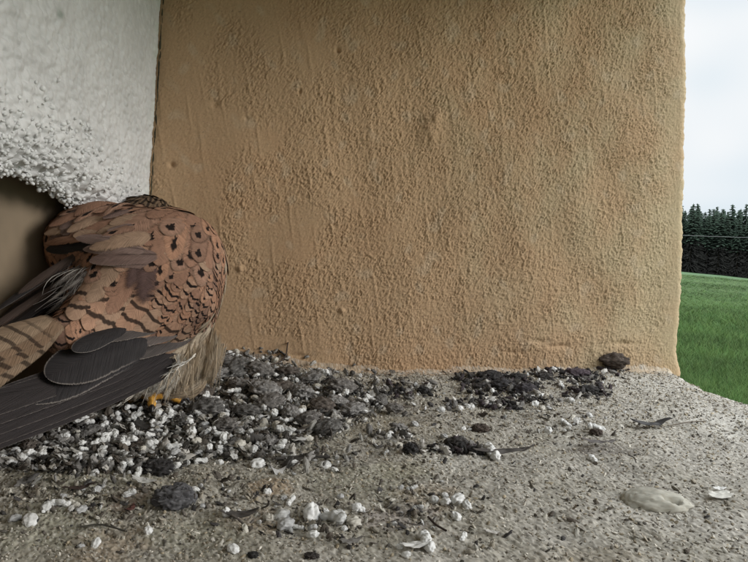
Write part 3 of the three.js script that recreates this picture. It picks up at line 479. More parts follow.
for (let i = 0; i < 46; i++) {
  const t = i / 45, px = lerp(140, 212, t) + (brnd() - 0.5) * 8, y0 = lerp(384, 336, t) + (brnd() - 0.5) * 10, h = sdfHit(px + 6, y0), d = h ? h.d - 0.003 : 0.417;
  const a = P(px + 4, y0, d), b = P(px - lerp(10, 2, t) + (brnd() - 0.5) * 10, lerp(405, 386, t) + (brnd() - 0.5) * 12 - 5 * Math.exp(-(((px - 150) / 14) ** 2)), d - 0.004);
  for (let q = 0; q < 2; q++) mesh('flank_feather', blade(P(px + 6 + q * 3, y0 - 8 + q * 9, d + 0.001), a.clone().add(V(0.003 * q, -0.002 * q, 0.001 * q)).lerp(b, 0.5), b.clone().add(V(0.005 * (brnd() - 0.5), 0.001 + 0.004 * q, 0.001 * q)), 0.0085 + 0.004 * brnd(), { camber: 0.3, rows: 8, bend: 0.4 * (brnd() - 0.5) }), pick(t < 0.52 ? FM.cream : FM.buff), bird);
  mesh('flank_down', tuft(a, b, 0.013, 3, t < 0.3 ? [CREAM, CREAM, BUFF, GREYD] : t < 0.6 ? [BUFF, TAN, CREAM, BUFF] : [BUFF, TAN, BUFF], 0.00026), downMat, bird);
}
for (let i = 0; i < 34; i++) { const px = 56 + brnd() * 42, py = 262 + brnd() * 46 + (90 - px) * 0.5; mesh('back_down', blade(fl(px + 12, py - 10, -0.003 - 0.0002 * i), fl(px, py + 1, -0.010 - 0.0002 * i), fl(px - 14, py + 12, -0.012 - 0.0002 * i), 0.006 + 0.004 * brnd(), { camber: 0.3, rows: 6, bend: 0.5 * (brnd() - 0.5) }), FM.downy[i % 3 ? 1 : 0], bird); mesh('back_down', tuft(fl(px + 10, py - 9, -0.004), fl(px - 12, py + 11, -0.014), 0.010, 4, [[0.24, 0.22, 0.20], [0.10, 0.09, 0.085], [0.22, 0.20, 0.18], [0.15, 0.13, 0.12]], 0.0003, 0.008), downMat, bird); }
for (let i = 0; i < 7; i++) { const t = i / 6; mesh('back_down', tuft(P(lerp(196, 124, t), lerp(355, 402, t), 0.402), P(lerp(184, 112, t), lerp(362, 408, t), 0.392), 0.004, 7, [[0.62, 0.60, 0.56], [0.5, 0.46, 0.4]], 0.0005, 0.002), downMat, bird); }
// feet
{
  const skin = std([0.62, 0.32, 0.05], 0.55), claw = std([0.03, 0.025, 0.025], 0.4);
  const limb = (pts, r0, r1) => { const c = new THREE.CatmullRomCurve3(pts), g = new THREE.TubeGeometry(c, 12, 1, 9), p = g.attributes.position, q = V(0, 0, 0); for (let s = 0; s <= 12; s++) { const o = c.getPointAt(s / 12), r = lerp(r0, r1, s / 12) * (1 + 0.14 * Math.sin(s * 2.1)); for (let k = 0; k <= 9; k++) { const n = s * 10 + k; q.fromBufferAttribute(p, n).sub(o).multiplyScalar(r).add(o); p.setXYZ(n, q.x, q.y, q.z); } } g.computeVertexNormals(); return g; };
  for (const [fx, fz] of [[P(148, 411, 0.405).x, -0.404], [-0.176, -0.425]]) {
    const gy = floorBase(fx, fz) + 0.007, list = [limb([V(fx + 0.004, gy + 0.045, fz - 0.012), V(fx + 0.001, gy + 0.02, fz - 0.004), V(fx, gy + 0.003, fz)], 0.0034, 0.0036)], claws = [];
    for (const [a, l] of [[-1.3, 0.017], [-0.2, 0.024], [1.25, 0.019], [2.75, 0.014]]) {
      const dx = Math.sin(a), dz = -Math.cos(a), e = V(fx + dx * l, gy - 0.001, fz + dz * l); list.push(limb([V(fx, gy + 0.003, fz), V(fx + dx * l * 0.5, gy + 0.004, fz + dz * l * 0.5), e], 0.0034, 0.0024));
      claws.push(limb([e, V(e.x + dx * 0.004, gy + 0.0005, e.z + dz * 0.004), V(e.x + dx * 0.007, gy - 0.004, e.z + dz * 0.007)], 0.002, 0.0003));
    }
    const foot = mesh('foot', mergeGeometries(list), skin, bird); for (const c of claws) mesh('claw', c, claw, foot);
  }
  // face, turned away into the corner
  const fd = V(-0.25, -0.35, -0.9).normalize(), c = HEAD.clone().addScaledVector(fd, 0.024);
  mesh('beak', limb([c.clone(), c.clone().addScaledVector(fd, 0.008).add(V(0, 0.0005, 0)), c.clone().addScaledVector(fd, 0.012).add(V(0, -0.006, 0))], 0.0045, 0.0006), std([0.13, 0.14, 0.16], 0.4), bird);
  for (const s of [-1, 1]) { const e = HEAD.clone().addScaledVector(fd, 0.013).add(V(s * 0.018, 0.005, -s * 0.004)), g = new THREE.SphereGeometry(0.0042, 14, 10); g.translate(e.x, e.y, e.z); mesh('eye', g, std([0.02, 0.012, 0.008], 0.15), bird); }
}

// ---------------------------------------------------------------- debris on the sill
const drnd = rngOf(777);
function floorHit(px, py) { const r = ray(px, py), o = camera.position; let t = -EYE / r.y * 0.7; for (let i = 0; i < 60; i++) { const x = o.x + r.x * t, y = o.y + r.y * t, z = o.z + r.z * t, d = y - floorBase(x, z); if (d < 0.0001) break; t += d * 0.6 / Math.max(0.25, -r.y); } return V(o.x + r.x * t, floorBase(o.x + r.x * t, o.z + r.z * t), o.z + r.z * t); }
const pxSize = (p, n) => n * (-p.z) / 603;                    // metres that n photo pixels span at p
function lumpGeo(seed, sx, sy, sz, rough, detail = 3, freq = 1.6, pinch = 0) {
  let g = new THREE.IcosahedronGeometry(1, detail * 2); g.deleteAttribute('uv'); g.deleteAttribute('normal'); g = mergeVertices(g, 1e-4);
  const p = g.attributes.position, v = V(0, 0, 0);
  for (let i = 0; i < p.count; i++) { v.fromBufferAttribute(p, i); const k = 1 + rough * (n3(v.x * freq + seed * 7.3, v.y * freq, v.z * freq) + 0.5 * n3(v.x * freq * 2.3, v.y * freq * 2.3 + seed, v.z * freq * 2.3) + 0.3 * n3(v.x * freq * 5, v.y * freq * 5 + seed, v.z * freq * 5)); v.multiplyScalar(k); if (pinch) v.x *= 1 - pinch * v.y; p.setXYZ(i, v.x * sx, v.y * sy, v.z * sz); }
  g.computeVertexNormals(); return g;
}
function tint(g, base, amt, f = 300, spots) { const p = g.attributes.position, c = new Float32Array(p.count * 3); for (let i = 0; i < p.count; i++) { const x = p.getX(i), y = p.getY(i), z = p.getZ(i), k = 1 + amt * (n3(x * f, y * f, z * f) + 0.6 * n3(x * f * 3, y * f * 3, z * f * 3)); let q = base.map((v) => clamp(v * k, 0.008, 0.85)); if (spots && n3(x * f * 1.7 + 5, y * f * 1.7, z * f * 1.7) > 0.45) q = mix3(q, spots, 0.7); c.set(q, i * 3); } g.setAttribute('color', new THREE.BufferAttribute(c, 3)); return g; }
const debrisMat = vcol(0.92), shellMat = vcol(0.6, { side: THREE.DoubleSide });
// fibres that stick out of a lump of felted fur
function fibres(seed, R, n, len, col) {
  const rnd = rngOf(seed), list = [];
  for (let i = 0; i < n; i++) {
    const a = rnd() * 6.283, e = Math.acos(rnd() * 2 - 1), d = V(Math.sin(e) * Math.cos(a), Math.abs(Math.cos(e)) * 0.8, Math.sin(e) * Math.sin(a)), A = V(d.x * R[0], d.y * R[1], d.z * R[2]).multiplyScalar(0.9), t = V(rnd() - 0.5, rnd() * 0.6, rnd() - 0.5).normalize().multiplyScalar(len * (0.4 + rnd())), B = A.clone().addScaledVector(d, len * 0.4 * rnd()).add(t.multiplyScalar(0.6)), M = A.clone().lerp(B, 0.5).addScaledVector(d, len * 0.25), w = 0.00012 + 0.00012 * rnd(), s = V(rnd() - 0.5, rnd() - 0.5, rnd() - 0.5).cross(t).normalize().multiplyScalar(w);
    const g = new THREE.BufferGeometry(); g.setAttribute('position', new THREE.Float32BufferAttribute([A, A.clone().add(s), M, M.clone().add(s), B].flatMap((q) => [q.x, q.y, q.z]), 3)); g.setIndex([0, 1, 3, 0, 3, 2, 2, 3, 4]); g.computeVertexNormals(); const k = 0.6 + 0.8 * rnd(); list.push(paint(g, col.map((v) => v * k)));
  }
  return mergeGeometries(list);
}
function place(o, p, turn = drnd() * 6.283, tilt = 0) { o.position.copy(p); o.rotation.set((drnd() - 0.5) * tilt, turn, (drnd() - 0.5) * tilt, 'YXZ'); return o; }

// --- felted grey pellets
function pelletGeo(seed, sx, sy, sz, col, n = 90) {
  const g = tint(lumpGeo(seed, sx, sy, sz, 0.19, 5, 1.5), col, 0.45, 420, col.map((v) => v * 2.2 + 0.03)), p = g.attributes.position, nr = g.attributes.normal;
  for (let i = 0; i < p.count; i++) { const x = p.getX(i), y = p.getY(i), z = p.getZ(i), q = Math.min(1, sx / 0.009), h = q * (0.0004 * n3(x * 520, y * 520, z * 520) + 0.0005 * n3(x * 1300, y * 1300, z * 1300)); p.setXYZ(i, x + nr.getX(i) * h, y + nr.getY(i) * h, z + nr.getZ(i) * h); } g.computeVertexNormals();
  return mergeGeometries([g, fibres(seed, [sx, sy, sz], n, Math.min(0.006, sx * 0.35), col.map((v) => v * 1.6))]);
}
const DK = [0.050, 0.046, 0.045], DK2 = [0.075, 0.068, 0.062], BLK = [0.022, 0.020, 0.020], BRN = [0.05, 0.036, 0.028];
[ // px, py, width, height in pixels, colour, turn, label
  [175, 503, 40, 24, [0.070, 0.068, 0.072], 0.15, 'oval dark grey felted pellet alone on the bare sill below the debris pile'],
  [158, 471, 34, 17, BLK, -0.3, 'blackish crumbled pellet at the lower edge of the pile above the oval grey pellet'],
  [612, 368, 30, 18, BRN, -0.2, 'dark brown crumpled clod at the foot of the wall, rightmost by the outer edge'],
  [490, 380, 26, 15, BLK, 0.2, 'black tufted pellet at the back of the cluster at the foot of the wall'], [503, 388, 24, 14, [0.03, 0.028, 0.03], 0.5, 'black crumbly pellet in the middle of the wall cluster'], [482, 389, 18, 10, DK, 0, 'dark grey pellet crumb at the left front of the wall cluster'], [517, 380, 20, 10, BLK, 0.1, 'flat black pellet crumb at the right back of the wall cluster'], [545, 378, 16, 8, DK, 0, 'small dark grey crumb between the wall cluster and the purplish pellet'],
  [525, 393, 24, 15, [0.035, 0.03, 0.034], 0, 'blackish pellet at the right front of the wall cluster'],
  [577, 376, 26, 12, [0.05, 0.036, 0.044], 0.2, 'dark purplish flattened pellet between the wall cluster and the brown clod'],
  [589, 393, 20, 12, BLK, 0, 'small black crumb in front of the dark purplish pellet'],
  [516, 409, 12, 6, BLK, 0, 'tiny black chip in front of the tufted pellets by the wall'],
  [480, 431, 18, 11, BRN, 0.1, 'small dark brown crumb in the middle of the open sill'],
  [411, 452, 18, 15, BLK, 0.5, 'small black stub standing on the sill right of the pile'],
  [457, 447, 24, 17, [0.04, 0.036, 0.034], -0.2, 'dark husk crumb left of the white chip on the pale smear'],
  [476, 453, 16, 11, BLK, 0, 'black crumb touching the white chip on the pale smear'],
  [424, 393, 14, 10, BLK, 0, 'black crumb beside the upright white chip near the wall'],
  [253, 556, 12, 7, [0.012, 0.011, 0.01], 0.1, 'glossy black seed at the bottom edge right of a round bead'],
  [312, 557, 15, 7, [0.022, 0.017, 0.014], 0, 'dark brown seed at the bottom edge under the foam clump'],
  [596, 434, 12, 9, BRN, 0, 'small dark clot on the right part of the open sill'],
].forEach(([px, py, w, h, col, turn, label], i) => { const p = floorHit(px, py), a = pxSize(p, w) / 2, b = pxSize(p, h) / 2 * (i ? 0.85 : 1); p.y += b * 0.5; const seed = /seed/.test(label), o = mesh(seed ? 'seed' : 'pellet', pelletGeo(300 + i, a, b, a * 0.8, col, seed ? 3 : 260), debrisMat); tag(place(o, p, turn), label, seed ? 'seed' : 'pellet'); });
{
  const kinds = [0, 1, 2, 3, 4].map((k) => pelletGeo(340 + k, 0.0125, 0.0052, 0.0095, [[0.10, 0.095, 0.09], [0.13, 0.12, 0.112], [0.18, 0.172, 0.165], [0.15, 0.142, 0.135], [0.08, 0.066, 0.056]][k], 260));
  [[235, 377, 32], [259, 379, 28], [265, 399, 36], [240, 391, 26], [279, 393, 28], [206, 417, 34], [269, 411, 28], [291, 421, 26], [269, 448, 26], [322, 413, 30], [326, 433, 28], [342, 395, 28], [353, 417, 26], [251, 445, 24], [202, 399, 24], [93, 438, 26], [222, 366, 24], [300, 398, 26], [310, 384, 22], [286, 376, 24], [184, 428, 26], [225, 434, 26], [120, 446, 26], [60, 447, 26], [30, 456, 24], [246, 420, 28], [307, 426, 24], [338, 408, 24], [215, 384, 26], [135, 452, 24], [380, 405, 20], [394, 415, 18]].forEach(([px, py, w], i) => {
    const p = floorHit(px, py), s = pxSize(p, w) / 0.0235; p.y += 0.0045 * s + 0.003 * drnd(); const o = mesh('pellet', kinds[i % 5], debrisMat); o.scale.set(s, s * (0.8 + 0.5 * drnd()), s * (0.8 + 0.4 * drnd())); tag(place(o, p, drnd() * 6.28, 0.6), 'dark grey felted pellet half buried in the debris pile beside the bird', 'pellet', 'grey pellets in the debris pile');
  });
}
// --- foam beads and crumbs
const WHITE = [0.67, 0.67, 0.66], GREYW = [0.42, 0.42, 0.42], CREAMW = [0.50, 0.475, 0.42];
const beadGeos = []; for (let k = 0; k < 10; k++) beadGeos.push(tint(lumpGeo(400 + k, 1, 0.46 + 0.07 * (k % 6), 0.72 + 0.03 * (k % 5), 0.15 + 0.025 * (k % 4), 3, 1.15), [WHITE, GREYW, WHITE, CREAMW, [0.55, 0.55, 0.54]][k % 5], 0.16, 1.5));
const clumpGeos = []; for (let k = 0; k < 6; k++) { const l = []; for (let q = 0; q < 2 + k % 3; q++) { const g = lumpGeo(420 + k * 5 + q, 0.6 + 0.3 * drnd(), 0.42 + 0.25 * drnd(), 0.45 + 0.25 * drnd(), 0.17, 3, 1.0); g.translate(q * 0.75 - 0.7, 0.25 * drnd(), (drnd() - 0.5) * 0.7); l.push(g); } clumpGeos.push(tint(mergeGeometries(l), [WHITE, [0.5, 0.5, 0.49], WHITE][k % 3], 0.16, 1.5)); }
const foamCrumbMat = vcol(0.7);
function crumb(geo, px, py, w, label, group, name = 'foam_bead', lift = 0) { const p = floorHit(px, py), s = pxSize(p, w) / 2; p.y += s * 0.36 + lift; const o = mesh(name, geo, foamCrumbMat); o.scale.set(s, s * (0.85 + 0.25 * drnd()), s); tag(place(o, p, drnd() * 6.28, 0.9), label, 'foam bead', group); return o; }
[ // marked single beads: px, py, width, clump?, label
  [30, 523, 19, 0, 'round white foam bead on the bare sill near the left edge'], [15, 520, 13, 1, 'greyish broken crumb beside the round bead near the left edge'],
  [57, 506, 12, 2, 'small white angular crumb between the bird and the lower left corner'], [75, 507, 10, 3, 'small white bead right of an angular crumb at lower left'], [96, 545, 13, 0, 'cream bead near the bottom edge at lower left'], [81, 547, 8, 1, 'tiny grey bead beside the cream bead at lower left'],
  [148, 532, 11, 2, 'pale bead alone below the oval grey pellet'], [195, 491, 11, 0, 'white bead right above the oval grey pellet'], [203, 507, 9, 1, 'small grey bead at the right end of the oval grey pellet'], [227, 514, 14, 3, 'ragged white crumb right of the oval grey pellet'],
  [233, 551, 16, 0, 'round creamy foam bead at the bottom edge left of a black seed'], [258, 466, 16, 2, 'bright white bead at the lower right edge of the pile'], [325, 467, 13, 0, 'white bead at the end of the dark twig'], [334, 471, 9, 2, 'small white bead touching the bead at the twig end'],
  [282, 518, 17, 4, 'round lilac grey bead, left one of the foam clump row near the bottom'], [286, 528, 22, 1, 'flat grey foam piece under the lilac grey bead'], [311, 518, 24, 5, 'pointed white foam piece in the middle of the clump row near the bottom'], [334, 522, 22, 1, 'grey torn foam piece right of the pointed white one'], [354, 525, 18, 3, 'yellowish crumpled foam piece at the right end of the clump row'], [357, 511, 14, 0, 'pale yellow crumb above the yellowish crumpled foam piece'], [268, 520, 12, 3, 'cream crumb at the left end of the clump row'],
  [445, 504, 14, 0, 'left lump of the bluish white clump on the open sill'], [457, 502, 16, 2, 'middle lump of the bluish white clump on the open sill'], [467, 507, 11, 2, 'right lump of the bluish white clump on the open sill'],
  [425, 543, 18, 2, 'white flat crumb at the bottom edge right of centre'], [406, 556, 10, 0, 'small white bead at the bottom edge below the flat crumb'], [399, 548, 8, 2, 'tiny white bead left of the flat crumb at the bottom edge'], [462, 540, 11, 3, 'pale yellow crumb right of the flat crumb near the bottom'],
  [490, 454, 16, 2, 'white chip on the pale smear in the middle of the sill'], [590, 460, 12, 0, 'white chip with a dark shadow on the right half of the sill'], [463, 430, 8, 0, 'tiny white bead left of the dark brown crumb on open sill'], [540, 397, 8, 2, 'white bead at the front of the wall cluster'], [571, 402, 10, 0, 'white angular chip in front of the purplish pellet'], [553, 371, 9, 0, 'white bead at the wall between two dark pellets'],
].forEach(([px, py, w, k, label]) => { const c = /clump|piece|crumb|chip/.test(label); crumb(c && !/bead|lump/.test(label) ? clumpGeos[k % 6] : beadGeos[k], px, py, w, label); });
const pileEdge = [[198, 350], [232, 348], [264, 354], [300, 368], [336, 380], [378, 398], [384, 412], [350, 428], [312, 442], [282, 452], [246, 462], [205, 458], [166, 470], [128, 474], [64, 474], [0, 468], [0, 446], [62, 430], [128, 408], [176, 392]];
function inPile(x, y) { let ins = false, d = 1e9; for (let i = 0, j = pileEdge.length - 1; i < pileEdge.length; j = i++) { const [ax, ay] = pileEdge[j], [bx, by] = pileEdge[i], ex = bx - ax, ey = by - ay, t = clamp(((x - ax) * ex + (y - ay) * ey) / (ex * ex + ey * ey)); d = Math.min(d, Math.hypot(x - ax - ex * t, (y - ay - ey * t) * 2)); if ((ay > y) !== (by > y) && x < (bx - ax) * (y - ay) / (by - ay) + ax) ins = !ins; } return ins ? d : -d; }
const onSill = (x, y) => { const p = floorHit(x, y); return p.x < sillEdge(p.z) - 0.014 && p.z > wallZ(p.x) + 0.002; };
const clusters = [[500, 385, 46, 13], [548, 377, 44, 9], [585, 386, 34, 12], [360, 392, 50, 12], [410, 396, 44, 12], [445, 388, 60, 9], [330, 380, 60, 10], [460, 412, 60, 14], [395, 440, 40, 14], [560, 420, 60, 20], [505, 402, 50, 8], [320, 520, 80, 16], [230, 498, 50, 16], [90, 500, 90, 22], [420, 505, 50, 20], [300, 460, 50, 12]];
function spread(x, y) { const q = inPile(x, y); let d = q > 0 ? 0.75 + 0.25 * sstep(0, 14, q) : 0.5 * sstep(-16, 0, q); for (const [cx, cy, rx, ry] of clusters) d = Math.max(d, (cy < 392 ? 0.55 : 0.50) * Math.exp(-(((x - cx) / rx) ** 2 + ((y - cy) / ry) ** 2))); return Math.max(d, 0.032); }
{
  const all = []; let guard = 0;
  while (all.length < 900 && guard++ < 60000) { const x = drnd() * 748, y = 346 + drnd() * 212, s = spread(x, y); if (drnd() < s * s && onSill(x, y)) all.push([x, y, (3.6 + 7.0 * Math.pow(drnd(), 1.8)) * lerp(0.85, 1.25, sstep(370, 480, y)), s]); }
  all.sort((a, b) => b[2] - a[2]);
  all.slice(0, 295).forEach(([x, y, w, s], i) => { const pile = s > 0.5; crumb(i % 5 > 2 ? clumpGeos[i % 6] : beadGeos[Math.floor(drnd() * 10)], x, y, w, pile ? 'small white foam bead lying loose in the grey debris pile beside the bird' : 'tiny white foam bead scattered on the bare sill away from the pile', pile ? 'foam beads in the debris pile' : 'stray foam beads on the sill', 'foam_bead', pile ? 0.0015 + drnd() * 0.004 : 0); });
  const rest = all.slice(295), im = new THREE.InstancedMesh(beadGeos[0], foamCrumbMat, rest.length), m = new THREE.Matrix4(), q = new THREE.Quaternion();
  rest.forEach(([x, y, w], i) => { const p = floorHit(x, y), s = pxSize(p, w) / 2; p.y += s * 0.6 + 0.004 * drnd() * (spread(x, y) > 0.5); q.setFromAxisAngle(V(drnd(), drnd(), drnd()).normalize(), drnd() * 6); im.setMatrixAt(i, m.compose(p, q, V(s, s * 0.8, s))); im.setColorAt(i, new THREE.Color().setScalar(0.45 + 0.55 * drnd())); });
  im.name = 'foam_crumbs'; scene.add(tag(im, 'finest white foam crumbs sprinkled through the debris pile', 'foam crumbs', null, 'stuff'));
}
// --- flat things: husks, leaf scraps, chips, twigs
function flakeGeo(seed, col, len = 1, wid = 0.45, curl = 0.25, jag = 0.25) {
  const rnd = rngOf(seed), n = 18, ring = []; for (let i = 0; i < n; i++) { const a = i / n * 6.283, k = 1 + jag * n2(Math.cos(a) * 1.7 + seed, Math.sin(a) * 1.7); ring.push([Math.cos(a) * len * k, Math.sin(a) * wid * k]); }
  const ps = [], id = [], R = 3, th = 0.05, hgt = (x, z) => curl * (x * x * 0.5 - z * z * 1.4) + 0.10 * n2(x * 2 + seed, z * 2.5);
  for (const s of [1, -1]) { const b = ps.length / 3; ps.push(0, hgt(0, 0) + s * th / 2, 0); for (let r = 1; r <= R; r++) for (const [x, z] of ring) ps.push(x * r / R, hgt(x * r / R, z * r / R) + s * th / 2 * (r < R ? 1 : 0.5), z * r / R); for (let i = 0; i < n; i++) { const j = (i + 1) % n, tri = (a, c, d) => (s > 0 ? id.push(a, d, c) : id.push(a, c, d)); tri(b, b + 1 + i, b + 1 + j); for (let r = 1; r < R; r++) { const o = b + 1 + (r - 1) * n, q = o + n; tri(o + i, q + i, q + j); tri(o + i, q + j, o + j); } } }
  const half = 1 + R * n; for (let i = 0; i < n; i++) { const j = (i + 1) % n, a = 1 + (R - 1) * n + i, b = 1 + (R - 1) * n + j; id.push(a, b, b + half, a, b + half, a + half); }
  const g = new THREE.BufferGeometry(); g.setAttribute('position', new THREE.Float32BufferAttribute(ps, 3)); g.setIndex(id); g.computeVertexNormals(); return tint(g, col, 0.35, 2.5);
}
function flake(geo, px, py, w, label, group, name, cat, turn, tilt = 0.5, lift = 0) { const p = floorHit(px, py), s = pxSize(p, w) / 2; p.y += 0.0012 + s * 0.16 + lift; const o = mesh(name, geo, shellMat); o.scale.setScalar(s); tag(place(o, p, turn ?? drnd() * 6.28, tilt), label, cat, group); return o; }
[
  [649, 428, 40, [0.030, 0.026, 0.026], 0.32, 0.5, 'wavy dark dead leaf strip on the right part of the sill', 0.05, 'leaf'], [283, 437, 26, [0.25, 0.23, 0.20], 0.4, 0.4, 'pale grey curled leaf scrap lying across the pile', -0.7, 'leaf'], [240, 519, 40, [0.10, 0.09, 0.085], 0.35, 0.4, 'dark hollow husk left of the foam clump row', -0.15, 'husk'], [296, 463, 40, [0.07, 0.062, 0.055], 0.2, 0.3, 'long dark bark strip below the pile ending at a white bead', 0.06, 'bark'],
  [492, 535, 16, [0.55, 0.53, 0.5], 0.4, 0.2, 'white thin chip alone near the bottom edge right of centre', -0.2, 'chip'], [427, 391, 13, [0.68, 0.66, 0.63], 0.5, 0.2, 'upright white chip beside a black crumb near the wall', 1.2, 'chip'], [719, 498, 26, [0.60, 0.58, 0.53], 0.55, 0.2, 'white dropping crust right of the flat pale stone', 0.1, 'dropping'], [719, 491, 13, [0.72, 0.71, 0.68], 0.45, 0.2, 'bright white chip lying on the white dropping crust', 0, 'chip'],
  [130, 512, 18, [0.09, 0.035, 0.03], 0.4, 0.5, 'reddish brown leaf scrap left of the oval grey pellet', 1.4, 'leaf'], [80, 492, 34, [0.06, 0.04, 0.035], 0.25, 0.4, 'long reddish brown leaf strip under the wing at lower left', 0.1, 'leaf'], [415, 549, 30, [0.62, 0.61, 0.59], 0.4, 0.3, 'white curved foam sliver at the bottom edge right of centre', 0.2, 'foam sliver'], [350, 545, 26, [0.16, 0.15, 0.14], 0.4, 0.3, 'grey crumpled scrap below the clump row', 0.4, 'scrap'], [505, 458, 60, [0.085, 0.075, 0.07], 0.13, 0.3, 'long flat dark strip below the white chip on the smear', 0.05, 'bark'], [598, 446, 34, [0.09, 0.075, 0.07], 0.2, 0.3, 'flat brownish strip on the right half of the sill', 0.1, 'bark'], [278, 473, 15, [0.45, 0.44, 0.43], 0.7, 0.9, 'ring shaped pale shell at the lower right of the pile', 0.4, 'shell'], [143, 484, 26, [0.55, 0.54, 0.52], 0.35, 0.3, 'white splintered scrap above the oval grey pellet', -0.1, 'scrap'],
].forEach(([px, py, w, col, wid, curl, label, turn, cat], i) => flake(flakeGeo(500 + i, col, 1, wid, curl), px, py, w, label, null, cat === 'leaf' ? 'dead_leaf' : cat === 'foam sliver' ? 'foam_sliver' : cat === 'bark' ? 'bark_strip' : cat, cat, turn, label.startsWith('upright') ? 2.4 : 0.3));
{
  const F = [[0.055, 0.05, 0.047], [0.24, 0.23, 0.21], [0.09, 0.075, 0.06], [0.42, 0.41, 0.39], [0.035, 0.032, 0.03], [0.32, 0.30, 0.26]].map((c, k) => flakeGeo(540 + k, c, 1, 0.35 + 0.07 * k, 0.3, 0.35)); let n = 0, guard = 0;
  while (n < 285 && guard++ < 40000) { const x = drnd() * 740, y = 348 + drnd() * 208, s = spread(x, y); if (drnd() > s * s || !onSill(x, y)) continue; const pile = s > 0.5, i = Math.floor(drnd() * 6); flake(F[i], x, y, (6 + 15 * drnd() ** 2) * (pile ? 1 : 0.7), pile ? 'grey papery scrap mixed into the debris pile beside the bird' : 'small dark scrap scattered over the bare sill', pile ? 'papery scraps in the debris pile' : 'stray scraps on the sill', 'scrap', 'scrap', undefined, 1.3, pile ? 0.003 * drnd() : 0); n++; }
}
function twigAt(pts, r, col, label, group) { const v = pts.map(([x, y, h]) => { const p = floorHit(x, y); p.y += h ?? 0.0015; return p; }), g = new THREE.TubeGeometry(new THREE.CatmullRomCurve3(v), 20, r, 6); return tag(mesh('twig', tint(g, col, 0.3, 400), debrisMat), label, 'twig', group); }
twigAt([[246, 372, 0.010], [262, 377, 0.009], [281, 374, 0.011], [288, 362, 0.014]], 0.0006, [0.05, 0.035, 0.028], 'thin brown bent twig on top of the pile against the wall');
twigAt([[200, 362, 0.008], [216, 368, 0.009], [236, 366, 0.012]], 0.0005, [0.05, 0.035, 0.028], 'thin dark twig on the pile close behind the bird');
twigAt([[428, 520], [436, 528], [446, 534]], 0.0005, [0.045, 0.03, 0.025], 'short dark twig left of the thin white chip near the bottom');
twigAt([[668, 428], [690, 424], [706, 423]], 0.0004, [0.10, 0.08, 0.06], 'thin straw at the right end of the wavy dark leaf strip');
twigAt([[275, 464, 0.003], [300, 462, 0.003], [330, 464, 0.004]], 0.0008, [0.045, 0.04, 0.036], 'dark twig below the pile beside the bark strip');
twigAt([[80, 530], [100, 528], [124, 534]], 0.0004, [0.05, 0.045, 0.035], 'thin dark stalk on the sill at lower left');
{ let n = 0; while (n < 46) { const x = drnd() * 640, y = 350 + drnd() * 190; if (drnd() > spread(x, y) || !onSill(x, y)) continue; const a = drnd() * 6.28, l = 6 + 14 * drnd(); twigAt([[x, y, 0.002 + 0.005 * drnd()], [x + Math.cos(a) * l * 0.5 + drnd() * 3, y + Math.sin(a) * l * 0.2, 0.003 + 0.004 * drnd()], [x + Math.cos(a) * l, y + Math.sin(a) * l * 0.4, 0.001 + 0.004 * drnd()]], 0.00025 + 0.0003 * drnd(), n % 3 ? [0.06, 0.05, 0.042] : [0.22, 0.19, 0.15], 'short thin stalk lying among the debris on the sill', 'short stalks in the debris'); n++; } }
{ // flat pale stone set in the sill, with a chipped hole
  const p = floorHit(652, 503), a = pxSize(p, 34), g = lumpGeo(600, 1, 0.34, 0.62, 0.07, 5, 1.3, 0.1), v = g.attributes.position;
  for (let i = 0; i < v.count; i++) { let x = v.getX(i), y = v.getY(i), z = v.getZ(i); const q = ((x - 0.45) / 0.24) ** 2 + ((z - 0.30) / 0.12) ** 2, c = Math.abs(z - 0.18 - 0.12 * Math.sin(x * 4)) ; if (y > 0 && q < 1.2) y -= 0.20 * sstep(1.2, 0.3, q + 0.4 * n2(x * 9, z * 9)); if (y > 0 && x < 0.3 && x > -0.75) y -= 0.035 * sstep(0.05, 0.0, c); x *= 1 + 0.10 * x; v.setXYZ(i, x, y + 0.022 * n3(x * 6, y * 6, z * 6) + 0.014 * n3(x * 17, y * 17, z * 17) - 0.03 * Math.max(0, n3(x * 11 + 4, y * 11, z * 11) - 0.5), z); }
  g.scale(a, a, a); g.computeVertexNormals(); tint(g, [0.42, 0.405, 0.35], 0.16, 420, [0.33, 0.30, 0.24]); const sc = g.attributes.color; for (let i = 0; i < v.count; i++) { const x = v.getX(i) / a, z = v.getZ(i) / a, q = ((x - 0.46) / 0.17) ** 2 + ((z - 0.31) / 0.07) ** 2; if (v.getY(i) > 0 && q + 0.5 * n2(x * 14, z * 14) < 0.6) sc.setXYZ(i, 0.06, 0.052, 0.042); } const o = mesh('stone', g, debrisMat); p.y += a * 0.05; o.position.copy(p); o.rotation.y = -0.12;
  tag(o, 'flat oval pale stone with a chipped hole on the right of the sill', 'stone');
}
// --- uncountable crumbs and grit
function sprinkle(name, label, geo, N, mat, pickAt, size, cols, sink) {
  const im = new THREE.InstancedMesh(geo, mat, N), m = new THREE.Matrix4(), q = new THREE.Quaternion(), c = new THREE.Color();
  for (let i = 0; i < N; i++) { const p = pickAt(), s = size(p); p.y += s * sink(); q.setFromEuler(new THREE.Euler((drnd() - 0.5) * 2, drnd() * 6.283, (drnd() - 0.5) * 2)); im.setMatrixAt(i, m.compose(p, q, V(s * (0.7 + 0.8 * drnd()), s * (0.5 + 0.5 * drnd()), s * (0.7 + 0.5 * drnd())))); const k = cols[Math.floor(drnd() * cols.length)], v = 0.7 + 0.6 * drnd(); im.setColorAt(i, c.setRGB(k[0] * v, k[1] * v, k[2] * v)); }
  im.name = name; im.castShadow = im.receiveShadow = true; scene.add(tag(im, label, 'debris', null, 'stuff'));
}
const white = (g) => paint(g, [1, 1, 1]), inst = std([1, 1, 1], 0.95);
